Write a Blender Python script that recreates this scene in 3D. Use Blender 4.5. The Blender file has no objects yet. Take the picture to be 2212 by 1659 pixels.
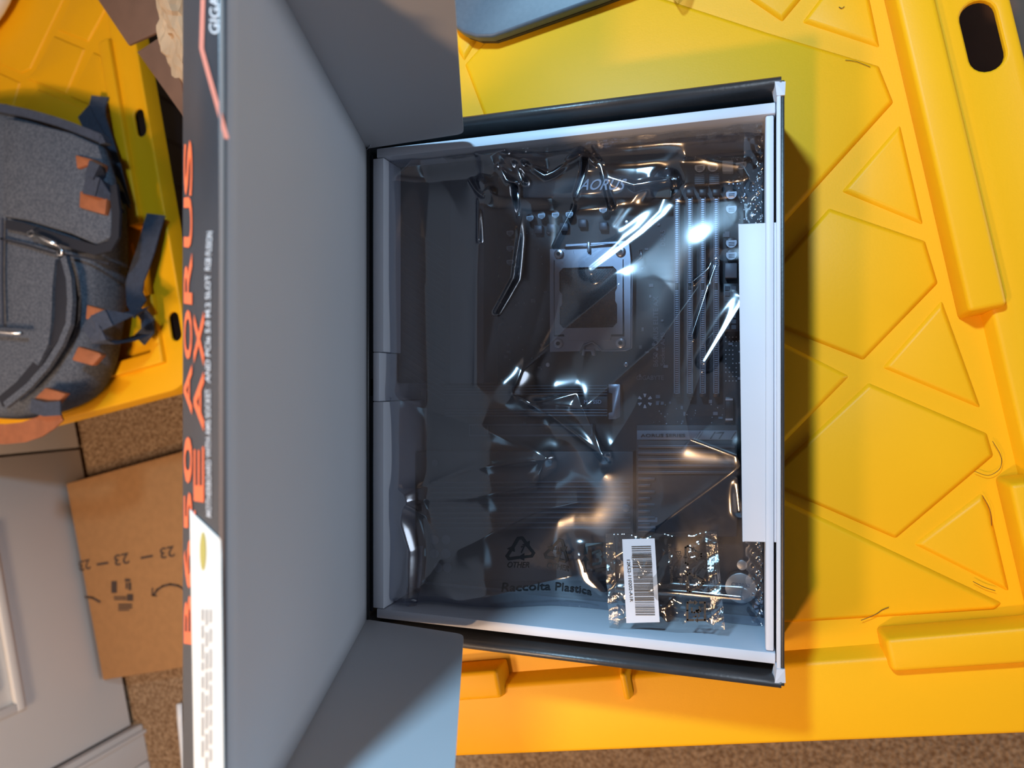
import bpy, bmesh, math, random
import numpy as np
from mathutils import Vector, Matrix, noise
random.seed(7)
S = bpy.context.scene
C = S.collection
# ------------------------------------------------------------------ camera
TH = math.radians(18.48); CT, ST = math.cos(TH), math.sin(TH)
F = 1550.0; HC = 0.515
cam = bpy.data.cameras.new('camera'); cam_o = bpy.data.objects.new('camera', cam); C.objects.link(cam_o)
cam.sensor_width = 36; cam.lens = F/2212*36; cam.clip_start = 0.01; cam.clip_end = 30
cam_o.matrix_world = Matrix(((CT,0,ST,0),(0,1,0,0),(-ST,0,CT,HC),(0,0,0,1)))
cam.dof.use_dof = True; cam.dof.focus_distance = 0.47; cam.dof.aperture_fstop = 8.0
S.camera = cam_o
# ------------------------------------------------------------------ light
w = bpy.data.worlds.new('world'); S.world = w; w.use_nodes = True
w.node_tree.nodes['Background'].inputs[0].default_value = (0.62,0.66,0.80,1)
w.node_tree.nodes['Background'].inputs[1].default_value = 0.35
def lamp(name, loc, power, col, size, target=(0,0,0), shape='DISK'):
    l = bpy.data.lights.new(name, 'AREA'); l.energy = power; l.color = col; l.shape = shape; l.size = size
    o = bpy.data.objects.new(name, l); C.objects.link(o); o.location = loc
    o.rotation_euler = (Vector(target)-Vector(loc)).to_track_quat('-Z','Y').to_euler()
    return o
LB = (-0.20,0.47,0.84); LWm = (-0.47,-0.99,1.68)
lamp('cool_desk_light', LB, 11.0, (0.40,0.72,1.0), 0.09)
lamp('warm_ceiling_light', LWm, 15.5, (1.0,0.60,0.30), 0.13)
lamp('left_fill_light', (-0.74,-0.50,1.15), 16, (1.0,0.76,0.56), 0.35, (-1.5,-0.4,-0.2))  # added unseen fill that brightens the doors, carpet and left tote
lamp('right_fill_light', (2.3,0.1,0.30), 24, (0.70,0.84,1.0), 1.3, (-0.2,0.0,0.2))  # added cool fill from the unseen right side, for the lid's inner face
S.view_settings.view_transform = 'Standard'; S.view_settings.look = 'None'
S.view_settings.exposure = 0.0; S.view_settings.gamma = 1.0; S.view_settings.use_curve_mapping = False
S.cycles.use_denoising = True
S.cycles.max_bounces = 10; S.cycles.transparent_max_bounces = 16
S.cycles.caustics_reflective = False; S.cycles.caustics_refractive = False
# ------------------------------------------------------------------ maths helpers
def ray(u, v):
    x = (u-1106)/F; y = (v-829.5)/F
    return Vector((x*CT-ST, -y, -x*ST-CT))
CAM = Vector((0,0,HC))
def P(u, v, z=0.0):
    d = ray(u, v); t = (z-HC)/d.z
    p = CAM+d*t; return Vector((p.x, p.y, z))
def PP(u, v, o, n):
    d = ray(u, v); t = (Vector(o)-CAM).dot(n)/d.dot(n); return CAM+d*t
def cw(xc, y, zc):            # camera-aligned (right, world y, depth) to world
    return Vector((xc*CT-zc*ST, y, HC-xc*ST-zc*CT))
# ------------------------------------------------------------------ materials
def mat(name, col, rough=0.5, metal=0.0, spec=0.5, noise_amt=0.0, nscale=40, bump=0.0, bscale=200, coat=0.0, col2=None, detail=3, bdist=0.001):
    m = bpy.data.materials.new(name); m.use_nodes = True
    nt = m.node_tree; b = nt.nodes['Principled BSDF']
    b.inputs['Base Color'].default_value = (*col,1); b.inputs['Roughness'].default_value = rough
    b.inputs['Metallic'].default_value = metal; b.inputs['Specular IOR Level'].default_value = spec
    if coat: b.inputs['Coat Weight'].default_value = coat; b.inputs['Coat Roughness'].default_value = 0.12
    tc = nt.nodes.new('ShaderNodeTexCoord')
    if noise_amt or col2:
        n = nt.nodes.new('ShaderNodeTexNoise'); n.inputs['Scale'].default_value = nscale; n.inputs['Detail'].default_value = detail
        nt.links.new(tc.outputs['Object'], n.inputs['Vector'])
        r = nt.nodes.new('ShaderNodeValToRGB')
        c2 = col2 if col2 else tuple(c*(1-noise_amt) for c in col)
        r.color_ramp.elements[0].position = 0.35; r.color_ramp.elements[1].position = 0.65
        r.color_ramp.elements[0].color = (*c2,1); r.color_ramp.elements[1].color = (*col,1)
        nt.links.new(n.outputs['Fac'], r.inputs['Fac']); nt.links.new(r.outputs['Color'], b.inputs['Base Color'])
    if bump:
        n2 = nt.nodes.new('ShaderNodeTexNoise'); n2.inputs['Scale'].default_value = bscale; n2.inputs['Detail'].default_value = 4
        nt.links.new(tc.outputs['Object'], n2.inputs['Vector'])
        bp = nt.nodes.new('ShaderNodeBump'); bp.inputs['Strength'].default_value = bump; bp.inputs['Distance'].default_value = bdist
        nt.links.new(n2.outputs['Fac'], bp.inputs['Height']); nt.links.new(bp.outputs['Normal'], b.inputs['Normal'])
    return m
M = {}
M['yellow'] = mat('yellow_plastic', (0.88,0.42,0.006), 0.46, spec=0.22, noise_amt=0.04, nscale=6, bump=0.12, bscale=900, bdist=0.0004)
M['blackbin'] = mat('black_bin_plastic', (0.006,0.008,0.014), 0.45)
M['boxblack'] = mat('black_printed_card', (0.022,0.022,0.024), 0.36, spec=0.5, bump=0.15, bscale=700, bdist=0.0005)
M['boxedge'] = mat('scuffed_black_card', (0.040,0.038,0.040), 0.40, spec=0.8, noise_amt=0.25, nscale=50, bump=0.25, bscale=500, bdist=0.0006)
M['flapblack'] = mat('dark_print_card', (0.032,0.033,0.040), 0.42, spec=1.0, noise_amt=0.15, nscale=30)
M['greycard'] = mat('grey_inner_card', (0.52,0.52,0.545), 0.5, spec=0.35, noise_amt=0.03, nscale=8)
M['white'] = mat('white_card', (0.55,0.57,0.635), 0.45, spec=0.4, noise_amt=0.04, nscale=14)
M['rawedge'] = mat('raw_card_edge', (0.17,0.12,0.10), 0.8)
M['orange'] = mat('orange_print', (0.92,0.16,0.05), 0.5)
M['pinkline'] = mat('pale_orange_print', (0.62,0.22,0.16), 0.5)
M['whiteprint'] = mat('white_print', (0.62,0.62,0.64), 0.5)
M['greyprint'] = mat('grey_print', (0.42,0.40,0.38), 0.6)
M['gold'] = mat('gold_print', (0.50,0.42,0.10), 0.4)
M['sticker'] = mat('sticker_paper', (0.86,0.82,0.76), 0.5)
M['blackprint'] = mat('black_print', (0.008,0.008,0.010), 0.5)
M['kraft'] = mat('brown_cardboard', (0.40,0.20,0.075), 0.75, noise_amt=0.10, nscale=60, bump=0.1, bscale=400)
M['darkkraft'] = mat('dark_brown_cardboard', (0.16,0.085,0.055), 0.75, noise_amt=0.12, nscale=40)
M['kraftink'] = mat('carton_ink', (0.055,0.035,0.028), 0.7)
M['kraftpaper'] = mat('kraft_packing_paper', (0.52,0.36,0.22), 0.8, noise_amt=0.2, nscale=25)
M['carpet'] = mat('carpet', (0.52,0.35,0.215), 0.95, spec=0.1, col2=(0.25,0.145,0.078), nscale=140, detail=6, bump=1.0, bscale=160, bdist=0.012)
M['door'] = mat('white_door_paint', (0.80,0.76,0.72), 0.45, noise_amt=0.02, nscale=5)
M['gap'] = mat('dark_gap', (0.02,0.015,0.012), 0.9)
M['bag'] = mat('grey_fabric', (0.125,0.138,0.170), 0.95, spec=0.1, col2=(0.070,0.080,0.105), nscale=330, detail=4, bump=0.5, bscale=600, bdist=0.001)
M['navy'] = mat('navy_webbing', (0.050,0.062,0.098), 0.85, noise_amt=0.25, nscale=200, bump=0.5, bscale=700)
M['zip'] = mat('black_zip_tape', (0.012,0.014,0.024), 0.8)
M['leather'] = mat('tan_leather', (0.36,0.115,0.045), 0.6, noise_amt=0.2, nscale=60, bump=0.2, bscale=300)
M['metal'] = mat('steel', (0.70,0.70,0.72), 0.25, metal=1.0)
M['ilm'] = mat('socket_steel', (0.42,0.44,0.50), 0.32, metal=1.0)
M['pcb'] = mat('black_pcb', (0.016,0.017,0.020), 0.45, noise_amt=0.3, nscale=90)
M['sink'] = mat('dark_heatsink', (0.030,0.031,0.036), 0.5, noise_amt=0.1, nscale=30)
M['sink2'] = mat('grey_heatsink', (0.085,0.09,0.105), 0.4, metal=0.5)
M['slot'] = mat('black_slot_plastic', (0.012,0.012,0.014), 0.35)
M['pins'] = mat('pin_metal', (0.35,0.36,0.42), 0.35, metal=0.9)
M['solder'] = mat('solder', (0.75,0.78,0.85), 0.3, metal=0.8)
M['captop'] = mat('capacitor_top', (0.62,0.72,0.82), 0.4, metal=0.2)
M['choke'] = mat('grey_choke', (0.16,0.17,0.20), 0.5)
M['band'] = mat('grey_printed_band', (0.17,0.18,0.21), 0.4)
M['battery'] = mat('battery_steel', (0.62,0.60,0.55), 0.38, metal=0.9)
M['laptop'] = mat('slate_grey_shell', (0.080,0.100,0.130), 0.45, spec=0.5, noise_amt=0.1, nscale=300)
M['laptopedge'] = mat('dark_shell_edge', (0.03,0.03,0.03), 0.4)
M['hair'] = mat('dark_hair', (0.05,0.028,0.012), 0.6)
M['whiteplastic'] = mat('white_glossy_plastic', (0.85,0.88,0.92), 0.2)
M['wallpaint'] = mat('wall_paint', (0.42,0.42,0.45), 0.8)
M['ceilpaint'] = mat('ceiling_paint', (0.34,0.34,0.38), 0.9)
def film(name, tint, fac, rough, gcol=(0.9,0.9,0.9), bump=0.0, bscale=300, edge=0.35):
    m = bpy.data.materials.new(name); m.use_nodes = True; nt = m.node_tree
    for n in list(nt.nodes):
        if n.type != 'OUTPUT_MATERIAL': nt.nodes.remove(n)
    out = [n for n in nt.nodes][0]
    t = nt.nodes.new('ShaderNodeBsdfTransparent'); t.inputs[0].default_value = (*tint,1)
    g = nt.nodes.new('ShaderNodeBsdfGlossy'); g.inputs['Color'].default_value = (*gcol,1); g.inputs['Roughness'].default_value = rough
    lw = nt.nodes.new('ShaderNodeLayerWeight'); lw.inputs[0].default_value = 0.35
    mr = nt.nodes.new('ShaderNodeMapRange'); mr.inputs[3].default_value = fac; mr.inputs[4].default_value = min(1,fac+edge)
    nt.links.new(lw.outputs['Facing'], mr.inputs[0])
    mx = nt.nodes.new('ShaderNodeMixShader'); nt.links.new(mr.outputs[0], mx.inputs[0])
    nt.links.new(t.outputs[0], mx.inputs[1]); nt.links.new(g.outputs[0], mx.inputs[2]); nt.links.new(mx.outputs[0], out.inputs[0])
    if bump:
        tc = nt.nodes.new('ShaderNodeTexCoord')
        n2 = nt.nodes.new('ShaderNodeTexNoise'); n2.inputs['Scale'].default_value = bscale; nt.links.new(tc.outputs['Object'], n2.inputs['Vector'])
        bp = nt.nodes.new('ShaderNodeBump'); bp.inputs['Strength'].default_value = bump; bp.inputs['Distance'].default_value = 0.001
        nt.links.new(n2.outputs['Fac'], bp.inputs['Height']); nt.links.new(bp.outputs[0], g.inputs['Normal']); nt.links.new(bp.outputs[0], lw.inputs['Normal'])
    return m
M['antistatic'] = film('antistatic_film', (0.63,0.65,0.71), 0.175, 0.145, (0.95,0.95,1.0), edge=0.25)
M['clear'] = film('clear_film', (0.93,0.92,0.90), 0.10, 0.08, bump=0.5, bscale=160, edge=0.5)
M['seal'] = film('crimped_seal', (0.85,0.84,0.82), 0.25, 0.12, bump=0.3, bscale=700, edge=0.5)
# ------------------------------------------------------------------ object helpers
def tag(o, label=None, cat=None, group=None, kind=None):
    if label: o['label'] = label
    if cat: o['category'] = cat
    if group: o['group'] = group
    if kind: o['kind'] = kind
    return o
def thing(name, label, cat, loc=(0,0,0), group=None):
    o = bpy.data.objects.new(name, None); C.objects.link(o); o.location = loc; o.empty_display_size = 0.02
    return tag(o, label, cat, group)
def put(o, parent):
    o.parent = parent
    if parent is not None:
        bpy.context.view_layer.update() if False else None
        o.matrix_parent_inverse = world_of(parent).inverted()
    return o
def world_of(o):
    m = Matrix.Translation(o.location) @ o.rotation_euler.to_matrix().to_4x4()
    if o.parent is not None: m = world_of(o.parent) @ o.matrix_parent_inverse @ m
    return m
class MB:
    def __init__(s): s.v = []; s.f = []
    def add(s, vs, fs):
        n = len(s.v); s.v += [tuple(v) for v in vs]; s.f += [tuple(i+n for i in f) for f in fs]; return s
    def prism(s, bot, top):       # two equal length loops
        n = len(bot); fs = [tuple(range(n))[::-1], tuple(range(n,2*n))]
        fs += [(i,(i+1)%n,n+(i+1)%n,n+i) for i in range(n)]
        return s.add(list(bot)+list(top), fs)
    def box(s, x0,x1,y0,y1,z0,z1, T=None):
        q = [(x0,y0),(x1,y0),(x1,y1),(x0,y1)]
        a = [(x,y,z0) for x,y in q]; b = [(x,y,z1) for x,y in q]
        if T: a = [T(*p) for p in a]; b = [T(*p) for p in b]
        return s.prism(a,b)
    def cyl(s, c, r, z0, z1, n=20, r1=None, T=None):
        r1 = r if r1 is None else r1
        a = [(c[0]+r*math.cos(k*2*math.pi/n), c[1]+r*math.sin(k*2*math.pi/n), z0) for k in range(n)]
        b = [(c[0]+r1*math.cos(k*2*math.pi/n), c[1]+r1*math.sin(k*2*math.pi/n), z1) for k in range(n)]
        if T: a = [T(*p) for p in a]; b = [T(*p) for p in b]
        return s.prism(a,b)
    def tube(s, pts, r, n=8):
        pts = [Vector(p) for p in pts]; rings = []
        for i,p in enumerate(pts):
            d = (pts[min(i+1,len(pts)-1)]-pts[max(i-1,0)]).normalized()
            u = d.cross(Vector((0,0,1)));
            if u.length < 1e-3: u = Vector((1,0,0))
            u.normalize(); w_ = d.cross(u)
            rings.append([p+(u*math.cos(k*2*math.pi/n)+w_*math.sin(k*2*math.pi/n))*r for k in range(n)])
        vs = [q for rg in rings for q in rg]; fs = []
        for i in range(len(pts)-1):
            for k in range(n):
                fs.append((i*n+k, i*n+(k+1)%n, (i+1)*n+(k+1)%n, (i+1)*n+k))
        fs.append(tuple(range(n))[::-1]); fs.append(tuple((len(pts)-1)*n+k for k in range(n)))
        return s.add(vs, fs)
    def ribbon(s, pts, wv, th=0.0015):     # strip along pts, wv = half width vectors
        pts = [Vector(p) for p in pts]; n = len(pts); vs = []
        for p,wd in zip(pts, wv):
            wd = Vector(wd); d = Vector((0,0,th))
            vs += [p-wd, p+wd, p+wd-d, p-wd-d]
        fs = []
        for i in range(n-1):
            for k in range(4): fs.append((4*i+k, 4*i+(k+1)%4, 4*(i+1)+(k+1)%4, 4*(i+1)+k))
        fs += [(3,2,1,0), tuple(4*(n-1)+k for k in range(4))]
        return s.add(vs, fs)
    def build(s, name, m, parent=None, bevel=0, seg=2, smooth=False, **kw):
        me = bpy.data.meshes.new(name); me.from_pydata(s.v, [], s.f)
        bm = bmesh.new(); bm.from_mesh(me)
        bmesh.ops.recalc_face_normals(bm, faces=bm.faces)
        if bevel:
            es = [e for e in bm.edges if len(e.link_faces)==2 and e.calc_face_angle(0) > 0.5]
            bmesh.ops.bevel(bm, geom=es, offset=bevel, segments=seg, profile=0.5, affect='EDGES', clamp_overlap=True)
        for f in bm.faces: f.smooth = smooth or bool(bevel)
        bm.to_mesh(me); bm.free()
        if bevel and not smooth:
            try: me.set_sharp_from_angle(angle=0.7)
            except Exception: pass
        me.materials.append(m)
        o = bpy.data.objects.new(name, me); C.objects.link(o)
        if parent is not None: put(o, parent)
        if kw: tag(o, **kw)
        return o
def poly(name, pts_bot, pts_top, m, parent=None, bevel=0, **kw):
    return MB().prism(pts_bot, pts_top).build(name, m, parent, bevel, **kw)
def pxpoly(name, px, z0, z1, m, parent=None, bevel=0, off=None, **kw):
    """outline measured on the top face at height z1, straight sides down to z0"""
    top = [P(u,v,z1) for u,v in px]; bot = [(p.x,p.y,z0) for p in top]
    return poly(name, bot, top, m, parent, bevel, **kw)
def lift(pts, d):                       # give a flat outline a thickness
    d = Vector(d); return [Vector(p) for p in pts], [Vector(p)+d for p in pts]
_tc = {}
def text_unit(body):
    if body in _tc: return _tc[body]
    cu = bpy.data.curves.new('t', 'FONT'); cu.body = body; cu.resolution_u = 3; cu.offset = 0.014
    ob = bpy.data.objects.new('t', cu); C.objects.link(ob)
    bpy.context.view_layer.update()
    dg = bpy.context.evaluated_depsgraph_get(); me = ob.evaluated_get(dg).to_mesh()
    vs = [(v.co.x, v.co.y) for v in me.vertices]; fs = [tuple(p.vertices) for p in me.polygons]
    ob.evaluated_get(dg).to_mesh_clear(); bpy.data.objects.remove(ob); bpy.data.curves.remove(cu)
    x0 = min(v[0] for v in vs); x1 = max(v[0] for v in vs); y0 = min(v[1] for v in vs); y1 = max(v[1] for v in vs)
    vs = [((x-x0)/(x1-x0), (y-y0)/(y1-y0)) for x,y in vs]
    _tc[body] = (vs, fs, (x1-x0)/(y1-y0)); return _tc[body]
def text(name, body, A, B, D, m, parent, lift_v=(0,0,0.0004), slant=0.0, conf=None, **kw):
    """A start of baseline, B end of baseline, D = up vector (glyph height) in world space"""
    vs, fs, _ = text_unit(body); A = Vector(A); B = Vector(B); D = Vector(D); lv = Vector(lift_v)
    out = []
    for x,y in vs:
        p = A+(B-A)*(x+slant*y)+D*y
        if conf: p = conf(p)
        out.append(p+lv)
    return MB().add(out, fs).build(name, m, parent, **kw)
# ------------------------------------------------------------------ structure
FZ = -0.72
wa = P(175,900,FZ); wb = P(300,1570,FZ)
wu = (wb-wa).normalized(); wn = Vector((-wu.y, wu.x, 0))       # wu along the wall (image down), wn into the room
if wn.x < 0: wn = -wn
def W(s, h, d=0.0):                    # along wall from wa, height over floor, distance into the room
    p = wa+wu*s+wn*d; return Vector((p.x, p.y, FZ+h))
def wbox(name, s0,s1,h0,h1,d0,d1,m,parent=None,bevel=0,**kw):
    return MB().prism([W(s0,h0,d0),W(s1,h0,d0),W(s1,h0,d1),W(s0,h0,d1)],[W(s0,h1,d0),W(s1,h1,d0),W(s1,h1,d1),W(s0,h1,d1)]).build(name,m,parent,bevel,**kw)
RL, RD, RH = 2.4, 4.2, 2.44
MB().prism([W(-RL,-0.05,-0.15),W(RL,-0.05,-0.15),W(RL,-0.05,RD),W(-RL,-0.05,RD)],[W(-RL,0,-0.15),W(RL,0,-0.15),W(RL,0,RD),W(-RL,0,RD)]).build('floor', M['carpet'], kind='structure')
# door leaves in the wall: line of the closed gap between leaves at px (185,965)
gap_s = (P(186,966,FZ)-wa).dot(wu); jamb_s = (P(298,1572,FZ)-wa).dot(wu)
wbox('wall_left', -RL, -1.05, 0, RH, -0.15, 0.0, M['wallpaint'], kind='structure')
wbox('wall_left', jamb_s+0.10, RL, 0, RH, -0.15, -0.002, M['wallpaint'], kind='structure')
wbox('wall_left', -1.05, jamb_s+0.10, 2.1, RH, -0.15, 0.0, M['wallpaint'], kind='structure')
wbox('wall_left', -1.05, jamb_s+0.10, 0, 2.1, -0.15, -0.075, M['gap'], kind='structure')
def door(name, s0, s1):
    d = wbox(name, s0, s1, 0.012, 2.05, -0.045, -0.008, M['door'], kind='structure', bevel=0.001)
    # raised and recessed panel mouldings
    for h0,h1 in ((0.235,0.95),(1.10,1.90)):
        a0, a1 = s0+0.13, s1-0.13
        for q,(e0,e1,g0,g1) in enumerate(((a0,a1,h0,h0+0.016),(a0,a1,h1-0.016,h1),(a0,a0+0.016,h0+0.016,h1-0.016),(a1-0.016,a1,h0+0.016,h1-0.016))):
            wbox('moulding', e0,e1,g0,g1,-0.008,0.004,M['door'],d,bevel=0.003)
        wbox('raised_panel', a0+0.045,a1-0.045,h0+0.045,h1-0.045,-0.008,0.001,M['door'],d,bevel=0.004)
    return d
door('door_1', gap_s+0.003, jamb_s-0.012)
door('door_2', gap_s-(jamb_s-gap_s)+0.01, gap_s-0.003)
wbox('trim_1', jamb_s-0.008, jamb_s+0.07, 0, 2.12, -0.02, 0.012, M['door'], kind='structure', bevel=0.003)
wbox('trim_2', jamb_s+0.004, jamb_s+0.012, 0, 2.12, 0.012, 0.020, M['door'], kind='structure', bevel=0.002)
wbox('baseboard_left', jamb_s+0.071, RL, 0, 0.09, -0.002, 0.012, M['door'], kind='structure', bevel=0.003)
MB().prism([W(-RL,RH,-0.15),W(RL,RH,-0.15),W(RL,RH,RD),W(-RL,RH,RD)],[W(-RL,RH+.05,-0.15),W(RL,RH+.05,-0.15),W(RL,RH+.05,RD),W(-RL,RH+.05,RD)]).build('ceiling', M['ceilpaint'], kind='structure')
MB().prism([W(-RL,0,-0.15),W(-RL,0,RD),W(-RL-.1,0,RD),W(-RL-.1,0,-0.15)],[W(-RL,RH,-0.15),W(-RL,RH,RD),W(-RL-.1,RH,RD),W(-RL-.1,RH,-0.15)]).build('wall_back', M['wallpaint'], kind='structure')
MB().prism([W(RL,0,-0.15),W(RL,0,RD),W(RL+.1,0,RD),W(RL+.1,0,-0.15)],[W(RL,RH,-0.15),W(RL,RH,RD),W(RL+.1,RH,RD),W(RL+.1,RH,-0.15)]).build('wall_front', M['wallpaint'], kind='structure')
MB().prism([W(-RL,0,RD),W(RL,0,RD),W(RL,0,RD+.1),W(-RL,0,RD+.1)],[W(-RL,RH,RD),W(RL,RH,RD),W(RL,RH,RD+.1),W(-RL,RH,RD+.1)]).build('wall_right', M['wallpaint'], kind='structure')
# ------------------------------------------------------------------ storage totes
class Frame:
    def __init__(s, ang, ox, oy, z): s.c = math.cos(math.radians(ang)); s.s = math.sin(math.radians(ang)); s.ox=ox; s.oy=oy; s.z=z
    def __call__(s, a, b, h=0.0):
        return Vector(((a+s.ox)*s.c-(b+s.oy)*s.s, (a+s.ox)*s.s+(b+s.oy)*s.c, s.z+h))
    def inv(s, p): return (p[0]*s.c+p[1]*s.s-s.ox, -p[0]*s.s+p[1]*s.c-s.oy)
def rr(x0,x1,y0,y1,r,n=6):
    pts = []
    for cx,cy,a0 in ((x1-r,y0+r,-90),(x1-r,y1-r,0),(x0+r,y1-r,90),(x0+r,y0+r,180)):
        for k in range(n+1):
            a = math.radians(a0+90*k/n); pts.append((cx+r*math.cos(a), cy+r*math.sin(a)))
    return pts
LW, LL = 0.55, 0.82           # lid local: a from -LW..0 , b from 0..LL (corner bottom right = 0,0)
PANEL_H = 0.0; RIM_H = 0.012; RIB_H = 0.020
def tote_lid(root, T, full=True):
    """moulded lid: sunken panel, raised flange with slots, skirt"""
    fl = 0.046                # flange width
    bm = bmesh.new()
    outer = rr(-LW,0,0,LL,0.045); inner = rr(-LW+fl,-fl,fl+0.004,LL-fl-0.004,0.03)
    slots = []
    for bc in (0.094,0.416,0.738):
        for ac in (-0.018, -LW+0.018):
            slots.append(rr(ac-0.0095,ac+0.0095,bc-0.022,bc+0.022,0.0094,5))
    if True:
        loops = []
        def loop(pts, h):
            vs = [bm.verts.new(T(a,b,h)) for a,b in pts]
            es = [bm.edges.new((vs[i],vs[(i+1)%len(vs)])) for i in range(len(vs))]; return vs, es
        vo, eo = loop(outer, RIM_H); vi, ei = loop(inner, RIM_H)
        es = eo+ei; sv = []
        for sl in slots:
            v_, e_ = loop(sl, RIM_H); es += e_; sv.append((v_,sl))
        bmesh.ops.triangle_fill(bm, use_beauty=True, edges=es)
        # skirts
        def wall(vs, pts, h, grow=0.0):
            cx = sum(p[0] for p in pts)/len(pts); cy = sum(p[1] for p in pts)/len(pts)
            lo = []
            for a,b in pts:
                d = math.hypot(a-cx,b-cy); lo.append(bm.verts.new(T(a+(a-cx)/d*grow, b+(b-cy)/d*grow, h)))
            for i in range(len(vs)): bm.faces.new((vs[i],vs[(i+1)%len(vs)],lo[(i+1)%len(vs)],lo[i]))
            return lo
        lo = wall(vo, outer, RIM_H-0.026, 0.005)
        lo2 = wall(lo, outer, RIM_H-0.0261, 0.0035)
        for v_,sl in sv: wall(v_, sl, RIM_H-0.004)
        # slope down to panel
        li = wall(vi, inner, PANEL_H, -0.006)
        bm.faces.new(li)
    bmesh.ops.recalc_face_normals(bm, faces=bm.faces)
    top_edges = [e for e in bm.edges if len(e.link_faces)==2 and 0.6 < e.calc_face_angle(0) and all(abs((v.co.z-T.z)-RIM_H)<1e-5 for v in e.verts)]
    bmesh.ops.bevel(bm, geom=top_edges, offset=0.0025, segments=3, profile=0.5, affect='EDGES')
    for f in bm.faces: f.smooth = True
    me = bpy.data.meshes.new('lid'); bm.to_mesh(me); bm.free()
    me.set_sharp_from_angle(angle=0.5)
    me.materials.append(M['yellow']); lid = bpy.data.objects.new('lid', me); C.objects.link(lid); put(lid, root)
    return lid
def rib(lid, T, path, wd, r_end=0.006):
    """raised rib along a polyline path in lid coordinates"""
    pts = [Vector(p) for p in path]; L_, R_ = [], []
    n = len(pts)
    for i,p in enumerate(pts):
        d0 = (pts[i]-pts[i-1]).normalized() if i>0 else None
        d1 = (pts[i+1]-pts[i]).normalized() if i<n-1 else None
        d = ((d0 or d1)+(d1 or d0)).normalized(); nn = Vector((-d.y,d.x)); k = 1/max(0.5,(nn.dot(Vector((-(d0 or d1).y,(d0 or d1).x)))))
        L_.append(p+nn*wd/2*k); R_.append(p-nn*wd/2*k)
    ring = L_+R_[::-1]
    top = [T(p.x,p.y,RIB_H) for p in ring]
    c = [T(p.x,p.y,0) for p in ring]
    # widen the foot a little
    mb = MB(); n2 = len(L_); vs = []; 
    for i in range(n2):
        l = L_[i]; r = R_[i]; m_ = (l+r)/2
        fl_ = m_+(l-m_)*1.25; fr = m_+(r-m_)*1.25
        if i==0: sh = (pts[0]-pts[1]).normalized()*0.003
        elif i==n2-1: sh = (pts[-1]-pts[-2]).normalized()*0.003
        else: sh = Vector((0,0))
        vs += [T(fl_.x+sh.x,fl_.y+sh.y,-0.0005),T(l.x,l.y,RIB_H),T(r.x,r.y,RIB_H),T(fr.x+sh.x,fr.y+sh.y,-0.0005)]
    fs = []
    for i in range(n2-1):
        for k in range(3): fs.append((4*i+k,4*i+k+1,4*(i+1)+k+1,4*(i+1)+k))
        fs.append((4*i+3,4*i,4*(i+1),4*(i+1)+3))
    fs += [(3,2,1,0), tuple(4*(n2-1)+k for k in range(4))]
    return MB().add(vs, fs).build('rib', M['yellow'], lid, bevel=0.0028, seg=3)
def pad(lid, pts, T=None, h=0.0028, inset=0.0028):
    """raised panel polygon given in world xy (or lid coords with T)"""
    if T: pts = [T(a,b,0) for a,b in pts]
    z = pts[0].z
    cx = sum(p.x for p in pts)/len(pts); cy = sum(p.y for p in pts)/len(pts)
    ar = sum(pts[i].x*pts[(i+1)%len(pts)].y-pts[(i+1)%len(pts)].x*pts[i].y for i in range(len(pts)))
    if ar < 0: pts = pts[::-1]
    top = []; n = len(pts)
    for i in range(n):
        a,b,c = pts[i-1],pts[i],pts[(i+1)%n]
        d0 = Vector((b.x-a.x,b.y-a.y)).normalized(); d1 = Vector((c.x-b.x,c.y-b.y)).normalized()
        n0 = Vector((-d0.y,d0.x)); n1 = Vector((-d1.y,d1.x)); nn = (n0+n1).normalized(); k = inset/max(0.35,nn.dot(n0))
        top.append(Vector((b.x+nn.x*k, b.y+nn.y*k, z+h)))
    bot = [Vector((p.x,p.y,z-0.0004)) for p in pts]
    mb = MB().prism(bot, top)
    me_o = mb.build('raised_panel', M['yellow'], lid, bevel=0.0011, seg=2)
    return me_o
def bin_body(root, T, ztop, zbot):
    ins = 0.034
    top = rr(-LW+ins,-ins,ins,LL-ins,0.05); bot = rr(-LW+ins+0.03,-ins-0.03,ins+0.03,LL-ins-0.03,0.05)
    mb = MB().prism([T(a,b,zbot-T.z) for a,b in bot],[T(a,b,ztop-T.z) for a,b in top])
    o = mb.build('bin', M['blackbin'], root, smooth=False)
    for k in range(9):
        b0 = 0.12+k*0.075
        q = MB()
        for a in (-ins+0.002,):
            q.prism([T(a-0.026,b0,zbot-T.z+.02),T(a-0.006,b0,ztop-T.z-.04),T(a-0.006,b0+0.03,ztop-T.z-.04),T(a-0.026,b0+0.03,zbot-T.z+.02)],
                    [T(a-0.022,b0+.003,zbot-T.z+.02),T(a-0.002,b0+.003,ztop-T.z-.04),T(a-0.002,b0+0.027,ztop-T.z-.04),T(a-0.022,b0+0.027,zbot-T.z+.02)])
        q.build('stiffener', M['blackbin'], o)
    return o
TR = Frame(11.4, 0.190, -0.235, 0.0)
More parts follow.
